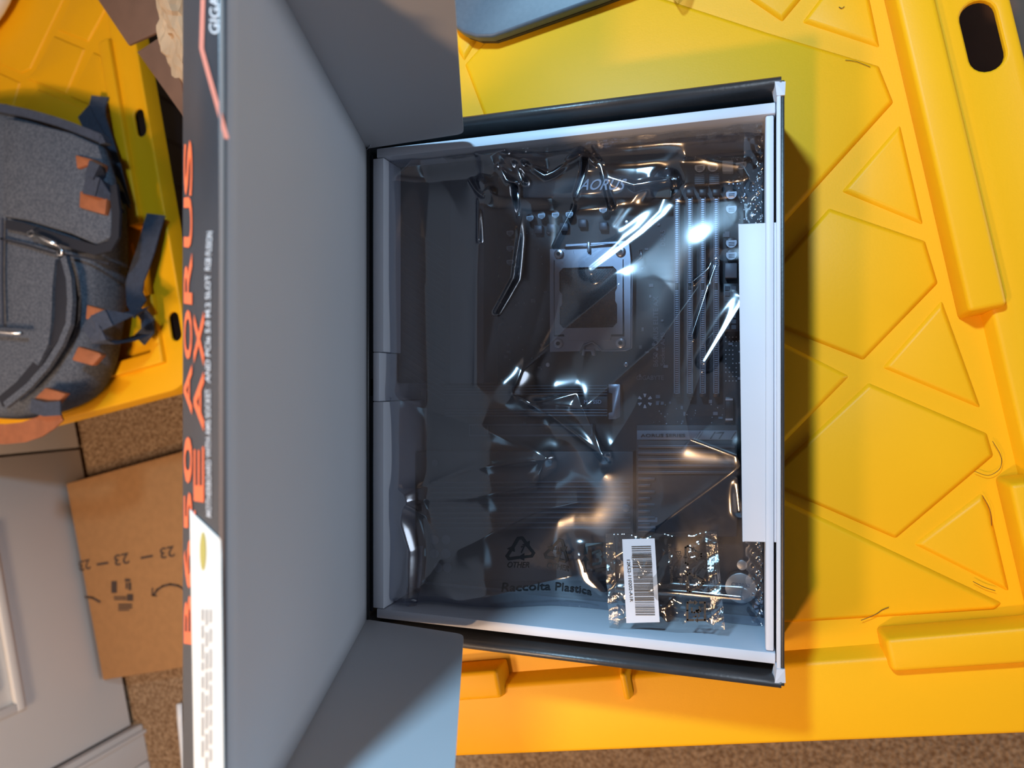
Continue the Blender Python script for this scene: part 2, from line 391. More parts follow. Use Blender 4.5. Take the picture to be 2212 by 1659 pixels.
# rib() etc use local coords relative to the bottom right corner
tote = thing('storage_tote', 'black storage tote with yellow lid carrying the open motherboard box', 'storage tote', (-0.1,0.1,-0.36))
lid = tote_lid(tote, TR)
bin_body(tote, TR, -0.004, -0.335)
rib(lid, TR, [(-0.050,0.253),(-0.050,0.567)], 0.020)
rib(lid, TR, [(-0.050,0.148),(-0.050,0.054),(-0.144,0.054)], 0.020)
rib(lid, TR, [(-LW+0.050,0.148),(-LW+0.050,0.054),(-LW+0.144,0.054)], 0.020)
rib(lid, TR, [(-LW+0.050,0.253),(-LW+0.050,0.567)], 0.020)
rib(lid, TR, [(-LW+0.235,0.046),(-0.311,0.046)], 0.018)
def W0(l, z=0.0): return [P(u,v,z) for u,v in l]
pads_r = [
 [(1350,-180),(1690,50),(1790,-70),(1840,-300)],
 [(1730,50),(1903,107),(1868,-60),(1835,-90)],
 [(1430,-5),(1660,70),(1900,142),(1932,222),(1700,478),(1500,700),(1120,450),(1003,140),(1075,60),(1200,-60)],
 [(1815,415),(1945,265),(1997,490)],
 [(1790,448),(2000,520),(2028,612),(1865,780),(1592,673)],
 [(2035,645),(1903,795),(2122,886)],
 [(1837,812),(1640,712),(1500,850),(1640,1013)],
 [(1875,825),(2133,935),(2148,985),(1935,1165),(1645,1040)],
 [(1970,1175),(2120,1062),(2140,1100),(2183,1282)],
 [(1640,1053),(1705,1083),(2168,1302),(2150,1318),(1885,1335),(1600,1352),(1350,1365)],
 [(985,105),(1003,135),(1032,88),(1040,40),(1000,0),(960,40)],
]
for q in pads_r: pad(lid, W0(q))
# tote underneath
T2 = Frame(11.4, 0.160, -0.233, -0.362)
tote2 = thing('storage_tote', 'lower black storage tote hidden under the one with the motherboard box', 'storage tote', (-0.1,0.1,FZ))
tote_lid(tote2, T2); bin_body(tote2, T2, -0.366, FZ+0.002)
# left tote
z3 = -0.362
c3 = Frame(12.0, 0, 0, z3)
T3 = Frame(12.0, -0.772, 0.163, z3)
tote3 = thing('storage_tote', 'black storage tote with yellow lid and slotted rim under the grey backpack', 'storage tote', (-1.1,0.2,FZ))
lid3 = tote_lid(tote3, T3); bin_body(tote3, T3, z3-0.004, FZ+0.002)
rib(lid3, T3, [(-0.054,0.262),(-0.054,0.560)], 0.020)
rib(lid3, T3, [(-0.054,0.150),(-0.054,0.054),(-0.150,0.054)], 0.020)
pads_l = [
 [(-60,-60),(0,-90),(165,-80),(140,0),(68,150),(48,160),(0,140),(-60,110)],
 [(155,0),(175,-60),(260,-40),(228,28),(192,92),(125,66)],
 [(118,77),(186,106),(145,206),(82,180),(56,172),(78,152)],
 [(203,112),(222,121),(243,232),(232,245),(152,211)],
 [(-40,140),(-10,152),(46,178),(30,235),(-40,260)],
 [(84,192),(215,247),(250,420),(180,420),(40,240)],
 [(262,300),(284,430),(262,560),(240,500)],
 [(285,520),(320,640),(325,700),(280,740),(262,600)],
]
for q in pads_l: pad(lid3, W0(q, z3))
# ------------------------------------------------------------------ motherboard box (outer)
X0, X1, Y0, Y1 = -0.2535, 0.0165, -0.1745, 0.1765
zb = 0.0035
box = thing('motherboard_box', 'open black motherboard retail box with raised grey-lined lid on yellow tote', 'box', (-0.12,0,zb))
MB().box(X0,X1,Y0,Y1,zb,zb+0.002).build('box_bottom', M['boxblack'], box)
# rolled long side walls (black)
for sgn in (1,-1):
    y = Y1 if sgn>0 else Y0
    prof = [(0,zb+0.001),(0.0,0.0745)]+[(0.0031-0.0031*math.cos(k*math.pi/8),0.0745+0.0045*math.sin(k*math.pi/8)) for k in range(1,8)]+[(0.0062,0.0745),(0.0062,zb+0.003)]
    a = [(X0+0.001, y-sgn*d, z) for d,z in prof]; b = [(X1-0.0005, y-sgn*d, z) for d,z in prof]
    MB().prism(a,b).build('side_wall', M['boxedge'], box, smooth=True)
# front wall (right), thin, raw edge with white core
MB().box(X1-0.0005,X1+0.0012,Y0+0.002,Y1-0.003,zb+0.001,0.0775).build('front_wall', M['boxblack'], box, bevel=0.0003)
MB().box(X1-0.0030,X1-0.0008,Y0+0.004,Y1-0.006,zb+0.002,0.0785).build('front_wall_lining', M['white'], box, bevel=0.0004)
for sgn in (1,-1):       # torn corner tabs
    yy = Y1-0.003 if sgn>0 else Y0+0.003
    MB().prism([(X1-0.006,yy,0.070),(X1+0.0012,yy,0.070),(X1+0.0012,yy-sgn*0.010,0.070),(X1-0.004,yy-sgn*0.010,0.070)],
               [(X1-0.004,yy-sgn*0.001,0.0795),(X1+0.0018,yy-sgn*0.001,0.0775),(X1+0.0014,yy-sgn*0.009,0.0785),(X1-0.003,yy-sgn*0.009,0.0790)]).build('corner_tab', M['white'], box)
MB().box(X0-0.0005,X0+0.0015,Y0+0.002,Y1-0.002,zb+0.001,0.0745).build('back_wall', M['boxblack'], box)
# lid
HL = 0.163
hx, hz = -0.1005, 0.497; ex, ez = -0.0946, 0.238
def plate(name, pts, m, parent, nrm, th=0.0012, bevel=0.0, **kw):
    n = Vector(nrm).normalized()*th; a,b = lift(pts, n); return MB().prism(a,b).build(name, m, parent, bevel, **kw)
lh0, lh1 = cw(hx,-HL,hz), cw(hx,HL,hz); le0, le1 = cw(ex,-HL,ez), cw(ex,HL,ez)
lid_n = (le0-lh0).cross(lh1-lh0).normalized()
if lid_n.x > 0: lid_n = -lid_n
# softly bowed inner lining panel
def panel(name, A, B, Cc, D, m, parent, bow, nrm, th=0.0012, nu=24, nv=24):
    vs = []; nrm = Vector(nrm).normalized()
    for lay in (0,1):
        for i in range(nu+1):
            for j in range(nv+1):
                u=i/nu; v=j/nv
                p = (A*(1-u)+B*u)*(1-v)+(D*(1-u)+Cc*u)*v
                bb = bow*math.sin(math.pi*u)*math.sin(math.pi*v)
                vs.append(p+nrm*(bb+th*lay))
    fs = []; N = (nu+1)*(nv+1)
    for i in range(nu):
        for j in range(nv):
            k = i*(nv+1)+j; q = (k,k+1,k+nv+2,k+nv+1)
            fs.append(q); fs.append(tuple(N+t for t in q[::-1]))
    bd = [i*(nv+1) for i in range(nu+1)]+[nu*(nv+1)+j for j in range(1,nv+1)]+[i*(nv+1)+nv for i in range(nu-1,-1,-1)]+[j for j in range(nv-1,0,-1)]
    for a,b in zip(bd, bd[1:]+bd[:1]): fs.append((a,b,N+b,N+a))
    return MB().add(vs,fs).build(name, m, parent, smooth=True)
lidp = panel('lid_panel', lh0, lh1, le1, le0, M['greycard'], box, 0.0, lid_n)
lidp['label'] = 'grey inner face of the raised box lid'
off = lid_n*0.0014
# gloss-black printed outer face of the lid
plate('printed_cover', [lh0+off,lh1+off,le1+off,le0+off], M['boxblack'], lidp, lid_n, 0.0012)
# folded top edge, rounded
ft = [le0, le1]
d_l = (le0-lh0).normalized()
MB().tube([le0+lid_n*0.0012, (le0+le1)/2+lid_n*0.0012+d_l*0.0006, le1+lid_n*0.0012], 0.0010, 10).build('lid_fold', M['rawedge'], lidp, smooth=True)
# hinge strip
MB().tube([cw(hx,-HL,hz)+Vector((0.0,0,-.0005)), cw(hx,HL,hz)+Vector((0.0,0,-.0005))], 0.0016, 8).build('hinge_fold', M['boxblack'], box, smooth=True)
plate('hinge_gusset', [cw(hx,HL-.001,hz),cw(hx-.000,HL+.006,hz+0.002),cw(hx+.006,HL+.006,hz-.003),cw(hx+.004,HL-.001,hz-.008)], M['white'], box, (0,0,1), 0.0006)
# dust flaps
def dust(sgn):
    y = sgn*HL
    pts2 = [(hx,hz)]
    c = (-0.0315,0.4675); r = 0.006
    e1 = Vector((c[0]-hx, c[1]-hz)).normalized(); e2 = Vector((-0.0215-c[0], 0.243-c[1])).normalized()
    p0 = Vector(c)-e1*r; p2 = Vector(c)+e2*r
    for k in range(7):
        t = k/6; pts2.append(tuple(p0*(1-t)**2+Vector(c)*2*t*(1-t)+p2*t*t))
    pts2 += [(-0.0215,0.243),(-0.030,0.2385),(ex,ez)]
    inner = [cw(a,y,b) for a,b in pts2]
    return plate('dust_flap', inner, M['greycard'], box, (0,sgn,0), 0.0013)
dust(1); dust(-1)
# printed front flap folded outward
fa0, fa1 = le0+lid_n*0.0010+d_l*0.0012, le1+lid_n*0.0010+d_l*0.0012
fd = 0.0575; fo = cw(-(ez+fd)*0.4590, 0, ez+fd)
fo0 = Vector((fo.x,-HL,fo.z)); fo1 = Vector((fo.x,HL,fo.z))
fn = (fo0-fa0).cross(fa1-fa0).normalized()
if fn.x > 0: fn = -fn
if fn.z < 0 and (CAM-fa0).dot(fn) < 0: fn = -fn
if (CAM-fa0).dot(fn) < 0: fn = -fn
flap = plate('front_flap', [fa0,fa1,fo1,fo0], M['flapblack'], box, -fn, 0.0015, bevel=0.0004, label='black printed side flap with orange lettering')
def FP(u, v, k=0.0003): return PP(u, v, fa0, fn)+fn*k
def ftext(name, body, u0, v0, u1, v1, utop, m, slant=0.0, k=0.0004):
    A = FP(u0,v0,k); B = FP(u1,v1,k); D = FP(utop,(v0+v1)/2,k)-FP((u0+u1)/2,(v0+v1)/2,k)
    return text(name, body, A, B, D, m, flap, lift_v=(0,0,0), slant=slant)
def thick(body, u0,v0,u1,v1,ut,m,n=2):
    ftext('lettering', body, u0,v0,u1,v1,ut,m, slant=0.03)
for nm,(a,b) in {'B':(1392,1285),'6':(1272,1165),'5':(1152,1062),'0':(1045,942),'A':(896,787),'O':(778,668),'R':(658,545),'U':(536,425),'S':(425,302)}.items():
    ftext('lettering', nm, 417,a,417,b,399.5,M['orange'])
for nm,(a,b) in {'E':(1085,965),'A':(932,802),'X':(792,672)}.items():
    ftext('lettering', nm, 443,a,443,b,421,M['orange'])
for nm,(a,b) in {'E':(1395,1310),'L':(1300,1240),'I':(1225,1205),'T':(1190,1100)}.items():
    ftext('lettering', nm, 443,a,443,b,421,M['orange'])
ftext('lettering', 'MOTHERBOARD WITH AM5 SOCKET', 459,1118,457,838,447,M['whiteprint'])
ftext('lettering', 'AND PCIe 5.0 M.2 SLOT', 457,828,457,592,446,M['whiteprint'])
ftext('lettering', 'RGB FUSION', 457,585,462,500,447,M['whiteprint'])
ftext('lettering', 'GIGABYTE', 476,76,480,-90,456,M['whiteprint'])
def fstrip(name, pts, hw, m, k=0.0003, par=None):
    mb = MB()
    for (a,b) in zip(pts, pts[1:]):
        mb.add([FP(a[0]-hw,a[1],k),FP(a[0]+hw,a[1],k),FP(b[0]+hw,b[1],k),FP(b[0]-hw,b[1],k)], [(0,1,2,3)])
    return mb.build(name, m, par or flap)
fstrip('outline_print', [(441,-120),(440,0),(437,105),(452,160),(492,300)], 5, M['pinkline'])
stk = MB().prism([FP(u,v,0.0003) for u,v in ((414,1100),(424,1112),(480,1165),(487,1700),(424,1700))],
        [FP(u,v,0.0007) for u,v in ((414,1100),(424,1112),(480,1165),(487,1700),(424,1700))]).build('sticker', M['sticker'], flap, label='white paper sticker with a gold seal')
MB().add([FP(444+7*math.cos(t),1190+42*math.sin(t),0.0009) for t in [k*math.pi/10 for k in range(20)]], [tuple(range(20))]).build('seal_print', M['gold'], stk)
rows = MB()
random.seed(3)
for c_ in (440,449,458):
    v = 1315
    while v < 1640:
        l = random.uniform(18,46); rows.add([FP(c_,v,.0009),FP(c_+5,v,.0009),FP(c_+5,v+l,.0009),FP(c_,v+l,.0009)],[(0,1,2,3)]); v += l+random.uniform(5,14)
rows.build('small_print', M['greyprint'], stk)
# ------------------------------------------------------------------ white inner tray
tx0, tx1, ty0, ty1 = -0.2505, 0.0125, -0.1620, 0.1630
tray = thing('cardboard_tray', 'white cardboard inner tray sitting inside the black motherboard box', 'tray', (-0.12,0,0.006))
TZ = 0.0735
MB().box(tx0,tx1,ty0,ty1,0.0057,0.0072).build('tray_floor', M['white'], tray)
MB().box(tx0+.004,tx1+0.0005,ty1-0.0065,ty1,0.0075,TZ).build('tray_wall', M['white'], tray, bevel=0.0008)
MB().box(tx0+.004,tx1+0.0005,ty0,ty0+0.0065,0.0075,TZ).build('tray_wall', M['white'], tray, bevel=0.0008)
MB().box(tx1-0.0050,tx1-0.0003,ty0+0.0068,ty1-0.0068,0.0075,TZ-0.001).build('tray_wall', M['white'], tray, bevel=0.0012)
# left wall with a finger notch
lw = MB()
nb0, nb1 = P(830,868,TZ).y, P(830,760,TZ).y
for y0_,y1_,z1_ in ((ty0+0.0068,nb0,TZ),(nb1,ty1-0.0068,TZ)):
    lw.box(tx0+0.0012,tx0+0.0095,y0_,y1_,0.0075,z1_)
lw.box(tx0+0.0012,tx0+0.0062,nb0+0.0003,nb1-0.0003,0.0075,TZ)
lw.build('tray_wall', M['white'], tray, bevel=0.0006)
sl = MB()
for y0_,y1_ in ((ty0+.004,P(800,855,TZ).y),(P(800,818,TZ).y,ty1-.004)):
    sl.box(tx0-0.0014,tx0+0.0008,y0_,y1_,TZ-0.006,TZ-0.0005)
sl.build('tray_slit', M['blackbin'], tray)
# white retaining flap over the right edge of the board
rf = [P(1595,484,0.069),P(1680,480,0.071),P(1690,1172,0.071),P(1604,1170,0.069)]
plate('retaining_flap', rf, M['white'], tray, (0,0,-1), 0.0012, bevel=0.0004)
plate('flap_lip', [P(1595,484,0.069),P(1604,1170,0.069),P(1604,1170,0.069)+Vector((0.001,0,-0.008)),P(1595,484,0.069)+Vector((0.001,0,-0.008))], M['white'], tray, (1,0,0), 0.001)
# ------------------------------------------------------------------ motherboard
ZP = 0.014
bx0,bx1,by0,by1 = -0.2365,0.0065,-0.1515,0.1525
mobo = thing('motherboard', 'black motherboard seen through the tinted film bag', 'motherboard', (-0.115,0,ZP))
pcb = MB().box(bx0,bx1,by0,by1,ZP-0.0016,ZP).build('circuit_board', M['pcb'], mobo)
def mpx(name, px, h0, h1, m, parent=None, bevel=0.0004, **kw):
    return pxpoly(name, px, ZP+h0, ZP+h1, m, parent or mobo, bevel, **kw)
def rect(u0,v0,u1,v1): return [(u0,v0),(u1,v0),(u1,v1),(u0,v1)]
io = mpx('heatsink', rect(858,345,1042,828), 0.0, 0.034, M['sink'], bevel=0.0015, label='large dark shroud over the ports')
mpx('top_plate', rect(972,352,1044,828), 0.0342, 0.0356, M['sink2'], io)
gr = MB()
for k in range(26):
    v = 480+k*13
    a = P(870,v,ZP+0.0342); b = P(960,v+60,ZP+0.0342)
    gr.add([a,b,b+Vector((0,-.0006,0)),a+Vector((0,-.0006,0)),a+Vector((0,0,.0005)),b+Vector((0,0,.0005)),b+Vector((0,-.0006,.0005)),a+Vector((0,-.0006,.0005))],[(0,1,2,3),(4,5,6,7),(0,1,5,4),(3,2,6,7)])
gr.build('ridges', M['sink2'], io)
vrm = mpx('heatsink', rect(1128,345,1450,428), 0.0, 0.020, M['sink'], bevel=0.0015, label='dark top heatsink with pale logo')
def mtext(body, u0,v0,u1,v1,ut,vt,h,m,parent, slant=0.0, name='lettering'):
    z = ZP+h; A = P(u0,v0,z); B = P(u1,v1,z); D = P(ut,vt,z)-A
    return text(name, body, A, B, D, m, parent, slant=slant)
M['logo'] = mat('pale_logo_print', (0.45,0.50,0.62), 0.4)
M['dimprint'] = mat('dim_print', (0.11,0.12,0.15), 0.5)
mtext('AORUS', 1250,411,1345,411,1250,387,0.0204,M['logo'],vrm,slant=0.12)
# capacitors with half-moon tops
def cap(u, v, r=0.0036, h=0.010, m2='captop'):
    c = P(u,v,ZP+h); n=18
    o = MB().cyl((c.x,c.y),r,ZP,ZP+h,n).build('capacitor', M['slot'] if m2=='captop' else M[m2], mobo, bevel=0.0004)
    top = [(c.x+(r-.0002)*math.cos(a), c.y+(r-.0002)*math.sin(a), ZP+h+0.0003) for a in [math.radians(-205+k*230/16) for k in range(17)]]
    MB().prism([(x,y,z-.0002) for x,y,z in top], top).build('capacitor_top', M['captop'], o)
    q = MB()
    for j in range(3):
        q.box(c.x-.0018,c.x+.0020,c.y-.0002-j*.0010,c.y+.0002-j*.0010,ZP+h+.0003,ZP+h+.0005)
    q.build('marking', M['blackprint'], o)
    return o
for u,v in ((1512,361),(1540,360),(1601,355),(1580,419),(1580,450),(1580,524),(1580,550)): cap(u,v)
for u,v in ((1145,470),(1170,465),(1200,463),(1230,462),(1303,452),(1102,502),(1102,535),(1102,565),(1408,372)): cap(u,v,0.0029,0.008)
def choke(u,v,s=10,h=0.006,m='choke'): return mpx('choke', rect(u-s,v-s,u+s,v+s), 0, h, M[m], bevel=0.0006)
choke(1572,358,12,0.007,'captop'); 
for u,v in ((1258,482),(1303,488),(1190,492),(1218,490),(1162,495)): choke(u,v,9,0.005,'sink2')
for u,v in ((1511,387),(1543,387)):
    c_ = mpx('power_connector', rect(u-12,v-12,u+12,v+12), 0, 0.009, M['slot'], bevel=0.0005)
    q = MB()
    for j in range(6):
        a = P(u-10,v-10+j*4,ZP+.0092); b = P(u+10,v-10+j*4,ZP+.0092); q.box(a.x,b.x,a.y-.0003,a.y+.0001,ZP+.009,ZP+.0095)
    q.build('connector_rows', M['choke'], c_)
# cpu socket
def P2(u,v,h): return P(u,v,ZP+h)
sock = MB().prism([P2(u,v,0) for u,v in rect(1189,540,1362,757)],[P2(u,v,0.004) for u,v in rect(1189,540,1362,757)]).build('cpu_socket', M['slot'], mobo, bevel=0.0006)
def ringpoly(name, outer, inner, h0, h1, m, parent, bevel=0.0003):
    bm = bmesh.new()
    def lp(pts,h):
        vs=[bm.verts.new(P2(u,v,h)) for u,v in pts]; return vs,[bm.edges.new((vs[i],vs[(i+1)%len(vs)])) for i in range(len(vs))]
    vo,eo = lp(outer,h1); vi,ei = lp(inner,h1)
    bmesh.ops.triangle_fill(bm, use_beauty=True, edges=eo+ei)
    for vs in (vo,vi):
        lo=[bm.verts.new((v.co.x,v.co.y,ZP+h0)) for v in vs]
        for i in range(len(vs)): bm.faces.new((vs[i],vs[(i+1)%len(vs)],lo[(i+1)%len(vs)],lo[i]))
    bmesh.ops.recalc_face_normals(bm, faces=bm.faces)
    me=bpy.data.meshes.new(name); bm.to_mesh(me); bm.free(); me.materials.append(m)
    o=bpy.data.objects.new(name,me); C.objects.link(o); put(o,parent); return o
inner = [(1216,579),(1324,575),(1332,583),(1333,622),(1329,630),(1329,650),(1333,658),(1333,697),(1324,707),(1217,709),(1209,700),(1209,664),(1214,658),(1214,636),(1208,628),(1208,588)]
outer = [(1198,560),(1218,560),(1228,545),(1238,541),(1241,552),(1260,552),(1263,540),(1270,540),(1274,551),(1296,551),(1300,540),(1313,540),(1326,560),(1345,560),(1345,722),(1320,722),(1318,735),(1222,735),(1218,722),(1198,724)]
lp_ = ringpoly('load_plate', outer, inner, 0.0042, 0.0062, M['ilm'], sock)
ringpoly('retention_frame', [(1188,538),(1222,538),(1222,528),(1358,520),(1362,560),(1362,756),(1188,760)], [(1196,562),(1347,560),(1349,727),(1197,727)], 0.002, 0.0048, M['ilm'], sock)
# contact field: fine real pits
q = MB(); a0 = P2(1212,580,0.0045); a1 = P2(1331,705,0.0045)
nx_, ny_ = 36, 40
for i in range(nx_):
    for j in range(ny_):
        if abs(j-ny_*0.5) < 1.2: continue
        x = a0.x+(a1.x-a0.x)*(i+.5)/nx_+ (0.0002 if j%2 else -0.0002); y = a0.y+(a1.y-a0.y)*(j+.5)/ny_
        q.add([(x-.00028,y-.0002,ZP+.0044),(x+.0002,y-.00028,ZP+.0044),(x+.00028,y+.0002,ZP+.0048),(x-.0002,y+.00028,ZP+.0048)],[(0,1,2,3)])
q.build('contact_pins', M['pins'], sock, kind='stuff')
for u,v in ((1206,548),(1339,542),(1205,742),(1340,741)):
    c_ = P2(u,v,0.0075)
    s_ = MB().cyl((c_.x,c_.y),0.0038,ZP+0.003,ZP+0.0072,20,0.0034).build('screw', M['metal'], sock, bevel=0.0005)
    MB().cyl((c_.x,c_.y),0.0016,ZP+0.0071,ZP+0.0076,6).build('screw_recess', M['slot'], s_)
for u,v in ((1185,500),(1183,788),(1352,787),(1353,480)):
    c_ = P2(u,v,0.003); MB().cyl((c_.x,c_.y),0.0024,ZP,ZP+0.0030,16,0.0017).build('screw', M['metal'], mobo, bevel=0.0004)
lev = MB().tube([P2(1253,762,.006),P2(1262,745,.009),P2(1280,739,.011),P2(1292,748,.010),P2(1300,758,.007),P2(1352,757,.006),P2(1365,752,.006),P2(1366,600,.006),P2(1369,570,.006),P2(1386,556,.008),P2(1384,540,.009)], 0.0009, 8)
lev.build('lever', M['ilm'], sock, smooth=True)
mpx('latch_hook', [(1256,768),(1258,755),(1284,753),(1286,768),(1278,768),(1276,759),(1264,759),(1262,768)], 0.003, 0.0075, M['ilm'], sock, label='hook that holds the lever')
MB().tube([P2(1220,535,.006),P2(1262,532,.0065),P2(1300,529,.0065),P2(1335,528,.006)],0.0008,6).build('hinge_wire', M['ilm'], sock, smooth=True)
mpx('hinge_tab', rect(1268,522,1274,545), 0.004, 0.0085, M['ilm'], sock)
# memory slots
for k,u in enumerate((1462,1490,1518,1547)):
    s_ = mpx('memory_slot', rect(u-7,418,u+7,858), 0, 0.009, M['slot'])
    mpx('slot_rail', rect(u-6.5,425,u-3.8,850), 0.0091, 0.0098, M['choke'], s_, 0)
    mpx('slot_rail', rect(u+3.8,425,u+6.5,850), 0.0091, 0.0098, M['choke'], s_, 0)
    q = MB()
    for j in range(90):
        v = 430+j*4.7
        if 610<v<625: continue
        a = P2(u-3.2,v,0.0091); b = P2(u+3.2,v+2.0,0.0091); q.add([(a.x,a.y,a.z),(b.x,a.y,a.z),(b.x,b.y,b.z),(a.x,b.y,b.z)],[(0,1,2,3)])
    q.build('slot_contacts', M['pins'], s_, kind='stuff')
    mpx('slot_latch', rect(u-8,408,u+8,422), 0, 0.012, M['slot'], s_)
# 24 pin connector and right edge parts
mpx('power_connector', rect(1566,568,1592,600), 0, 0.010, M['band'])
pc = mpx('power_connector', rect(1562,612,1595,716), 0, 0.012, M['slot'])
for j in range(8):
    for i in range(2): mpx('connector_cell', rect(1566+i*14,618+j*12,1576+i*14,627+j*12), 0.0121, 0.0130, M['sink2'], pc, 0)
hdr = mpx('header_block', rect(1566,858,1584,918), 0, 0.006, M['slot'])
mpx('header_latch', rect(1567,861,1583,865), 0.0062, 0.0070, M['solder'], hdr, 0); mpx('header_latch', rect(1567,904,1583,908), 0.0062, 0.0070, M['solder'], hdr, 0)
mpx('small_chip', rect(1566,500,1576,512), 0, 0.0015, M['choke'], mobo, 0)
# small solder points and chips
q = MB(); random.seed(11)
def dot(u,v,r=0.0006,h=0.0006):
    c_ = P2(u,v,h); q.cyl((c_.x,c_.y), r, ZP, ZP+h, 6, r*0.6)
for i in range(6):
    for j in range(11):
        if random.random()<0.75 and i<4: dot(1568+i*7.5,728+j*9.5,0.0006)
for i in range(2):
    for j in range(3): dot(1575+j*9,390+i*7,0.0009)
for _ in range(60): dot(random.uniform(1595,1660),random.uniform(380,478),random.uniform(.0004,.0008))
for _ in range(25): dot(random.uniform(1480,1640),random.uniform(338,350),.0005)
for _ in range(30): dot(random.uniform(1400,1590),random.uniform(860,925),random.uniform(.0003,.0006))
for _ in range(30): dot(random.uniform(1060,1190),random.uniform(500,800),random.uniform(.0003,.0005))
for j in range(12): dot(1597,520+j*24,0.0007)
q.build('solder_points', M['solder'], mobo, kind='stuff')
q = MB()
for _ in range(70):
    u = random.choice((random.uniform(1375,1440),random.uniform(1060,1180),random.uniform(1590,1650),random.uniform(1380,1600))); v = random.uniform(480,920)
    if 1440<u<1565: v = random.uniform(866,925)
    a = P2(u,v,0.001); sx = random.uniform(.0006,.0016); sy = random.uniform(.0006,.0014); q.box(a.x-sx,a.x+sx,a.y-sy,a.y+sy,ZP,ZP+.001)
q.build('small_components', M['choke'], mobo, kind='stuff')
def rays(u,v,r0,r1,n=6,h=0.0008):
    c_ = P2(u,v,h); g = MB().cyl((c_.x,c_.y),r0*1.05,ZP,ZP+.0004,16).build('mounting_hole', M['blackbin'], mobo)
    for k in range(n):
        a = math.pi/2+k*2*math.pi/n; d = Vector((math.cos(a),math.sin(a),0)); e = Vector((-d.y,d.x,0)); cc = Vector((c_.x,c_.y,ZP))
        pts = [cc+d*r0+e*.0004, cc+d*r1+e*.0011, cc+d*r1-e*.0011, cc+d*r0-e*.0004]
        MB().prism(pts,[p+Vector((0,0,h)) for p in pts]).build('solder_ray', M['solder'], g)
rays(1393,866,0.0026,0.0050); rays(1645,1312,0.0024,0.0046,8)
# M.2 heatsink under the socket
m2 = mpx('heatsink', rect(962,836,1306,900), 0, 0.008, M['sink'], bevel=0.0006, label='finned storage heatsink marked M.2 SSD')
for v in (832,838,844,850,884,890,896): mpx('fin', rect(960,v,1312,v+3.6), 0.0078, 0.0100, M['sink2'], m2, 0.0003)
mpx('nameplate', rect(1238,856,1312,882), 0.0078, 0.0090, M['sink'], m2)
mtext('M.2 SSD', 1262,872,1299,872,1262,864,0.0092,M['logo'],m2)
lt = mpx('heatsink_latch', [(1314,830),(1340,830),(1340,900),(1330,906),(1314,906),(1314,892),(1322,890),(1322,850),(1314,848)], 0.0, 0.0085, M['ilm'])
# pcie slot
ps = mpx('expansion_slot', rect(1014,917,1280,942), 0, 0.010, M['slot'])
for r_ in (rect(1013,916,1280,919.5),rect(1013,939,1280,942.5),rect(1013,919.5,1016,939),rect(1277,919.5,1280,939),rect(1052,919.5,1054.5,939)):
    mpx('slot_shield', r_, 0.0101, 0.0112, M['sink2'], ps, 0)
# large lower covers
cv = mpx('heatsink', rect(900,975,1368,1255), 0, 0.011, M['sink'], bevel=0.0008, label='wide lower drive cover')
for v in range(1040,1140,11): mpx('fin', rect(930,v,1362,v+4), 0.0109, 0.0122, M['sink2'], cv, 0.0002)
for (u,v) in ((1352,1098),(940,1000)):
    c_=P2(u,v,.012); MB().cyl((c_.x,c_.y),0.0026,ZP+.011,ZP+.0125,16).build('screw', M['sink2'], cv, bevel=0.0003)
ch = mpx('heatsink', rect(1374,918,1592,1160), 0, 0.010, M['sink'], bevel=0.0008, label='chipset heatsink with grey text band')
bd_ = mpx('text_band', rect(1376,930,1592,950), 0.0100, 0.0112, M['band'], ch, 0.0002)
mtext('AORUS SERIES', 1384,944,1480,944,1384,937,0.0115,M['blackprint'],ch)
for u in (1533,1552,1578):
    mpx('slash_print', [(u,948),(u+10,933),(u+13,933),(u+3,948)], 0.0112, 0.0115, M['blackprint'], ch, 0)
mpx('slash_print', [(1545,936),(1556,933),(1563,933),(1563,936)], 0.0112,0.0115, M['blackprint'], ch, 0)
for u in (1500,1506): mpx('slash_print', [(u,950),(u+12,932),(u+13.5,932),(u+1.5,950)], 0.0112,0.0115,M['sink2'],ch,0)
for k in range(14):
    v = 962+k*14; u1 = 1588 if k<5 else 1405+(k%2)*10
    mpx('fin', rect(1378,v,u1,v+6), 0.0099, 0.0120, M['sink2'], ch, 0.0003)
mpx('print_bar', rect(1378,1118,1420,1128), 0.0100, 0.0112, M['band'], ch, 0)
mpx('print_bar', rect(1378,1136,1416,1142), 0.0100, 0.0112, M['band'], ch, 0)
mtext('GIGABYTE', 1375,821,1434,821,1375,811,0.0003,M['dimprint'],mobo)
mtext('B650 AORUS ELITE AX', 1422,792,1422,640,1411,792,0.0003,M['dimprint'],mobo)
mtext('Socket AM5', 1436,790,1436,718,1427,790,0.0003,M['dimprint'],mobo)
mtext('DDR5', 1437,532,1437,497,1427,532,0.0003,M['dimprint'],mobo)
# lower right: battery and stand-off
c_ = P2(1600,1272,0.006)
bt = MB().cyl((c_.x,c_.y),0.0100,ZP+.0015,ZP+.0050,40).build('coin_battery', M['battery'], mobo, bevel=0.0006)
MB().cyl((c_.x,c_.y),0.0112,ZP,ZP+.0025,32).build('battery_holder', M['slot'], bt)
text('marking','CR2032', (c_.x-.006,c_.y+.001,ZP+.0051),(c_.x+.006,c_.y+.001,ZP+.0051),(0,.0025,0),M['choke'],bt,lift_v=(0,0,.0002))
c_ = P2(1603,1221,0.003); MB().cyl((c_.x,c_.y),0.0034,ZP,ZP+.003,20).build('screw', M['battery'], mobo, bevel=0.0004)
# stacked ports on the lower left: audio jacks
for k,(u,v) in enumerate(((940,1165),(965,1165),(940,1195),(965,1195),(948,1225),(968,1225))):
    c_=P2(u,v,.010); MB().cyl((c_.x,c_.y),0.0036,ZP,ZP+.012,16).build('capacitor', M['choke'], mobo, bevel=0.0004)
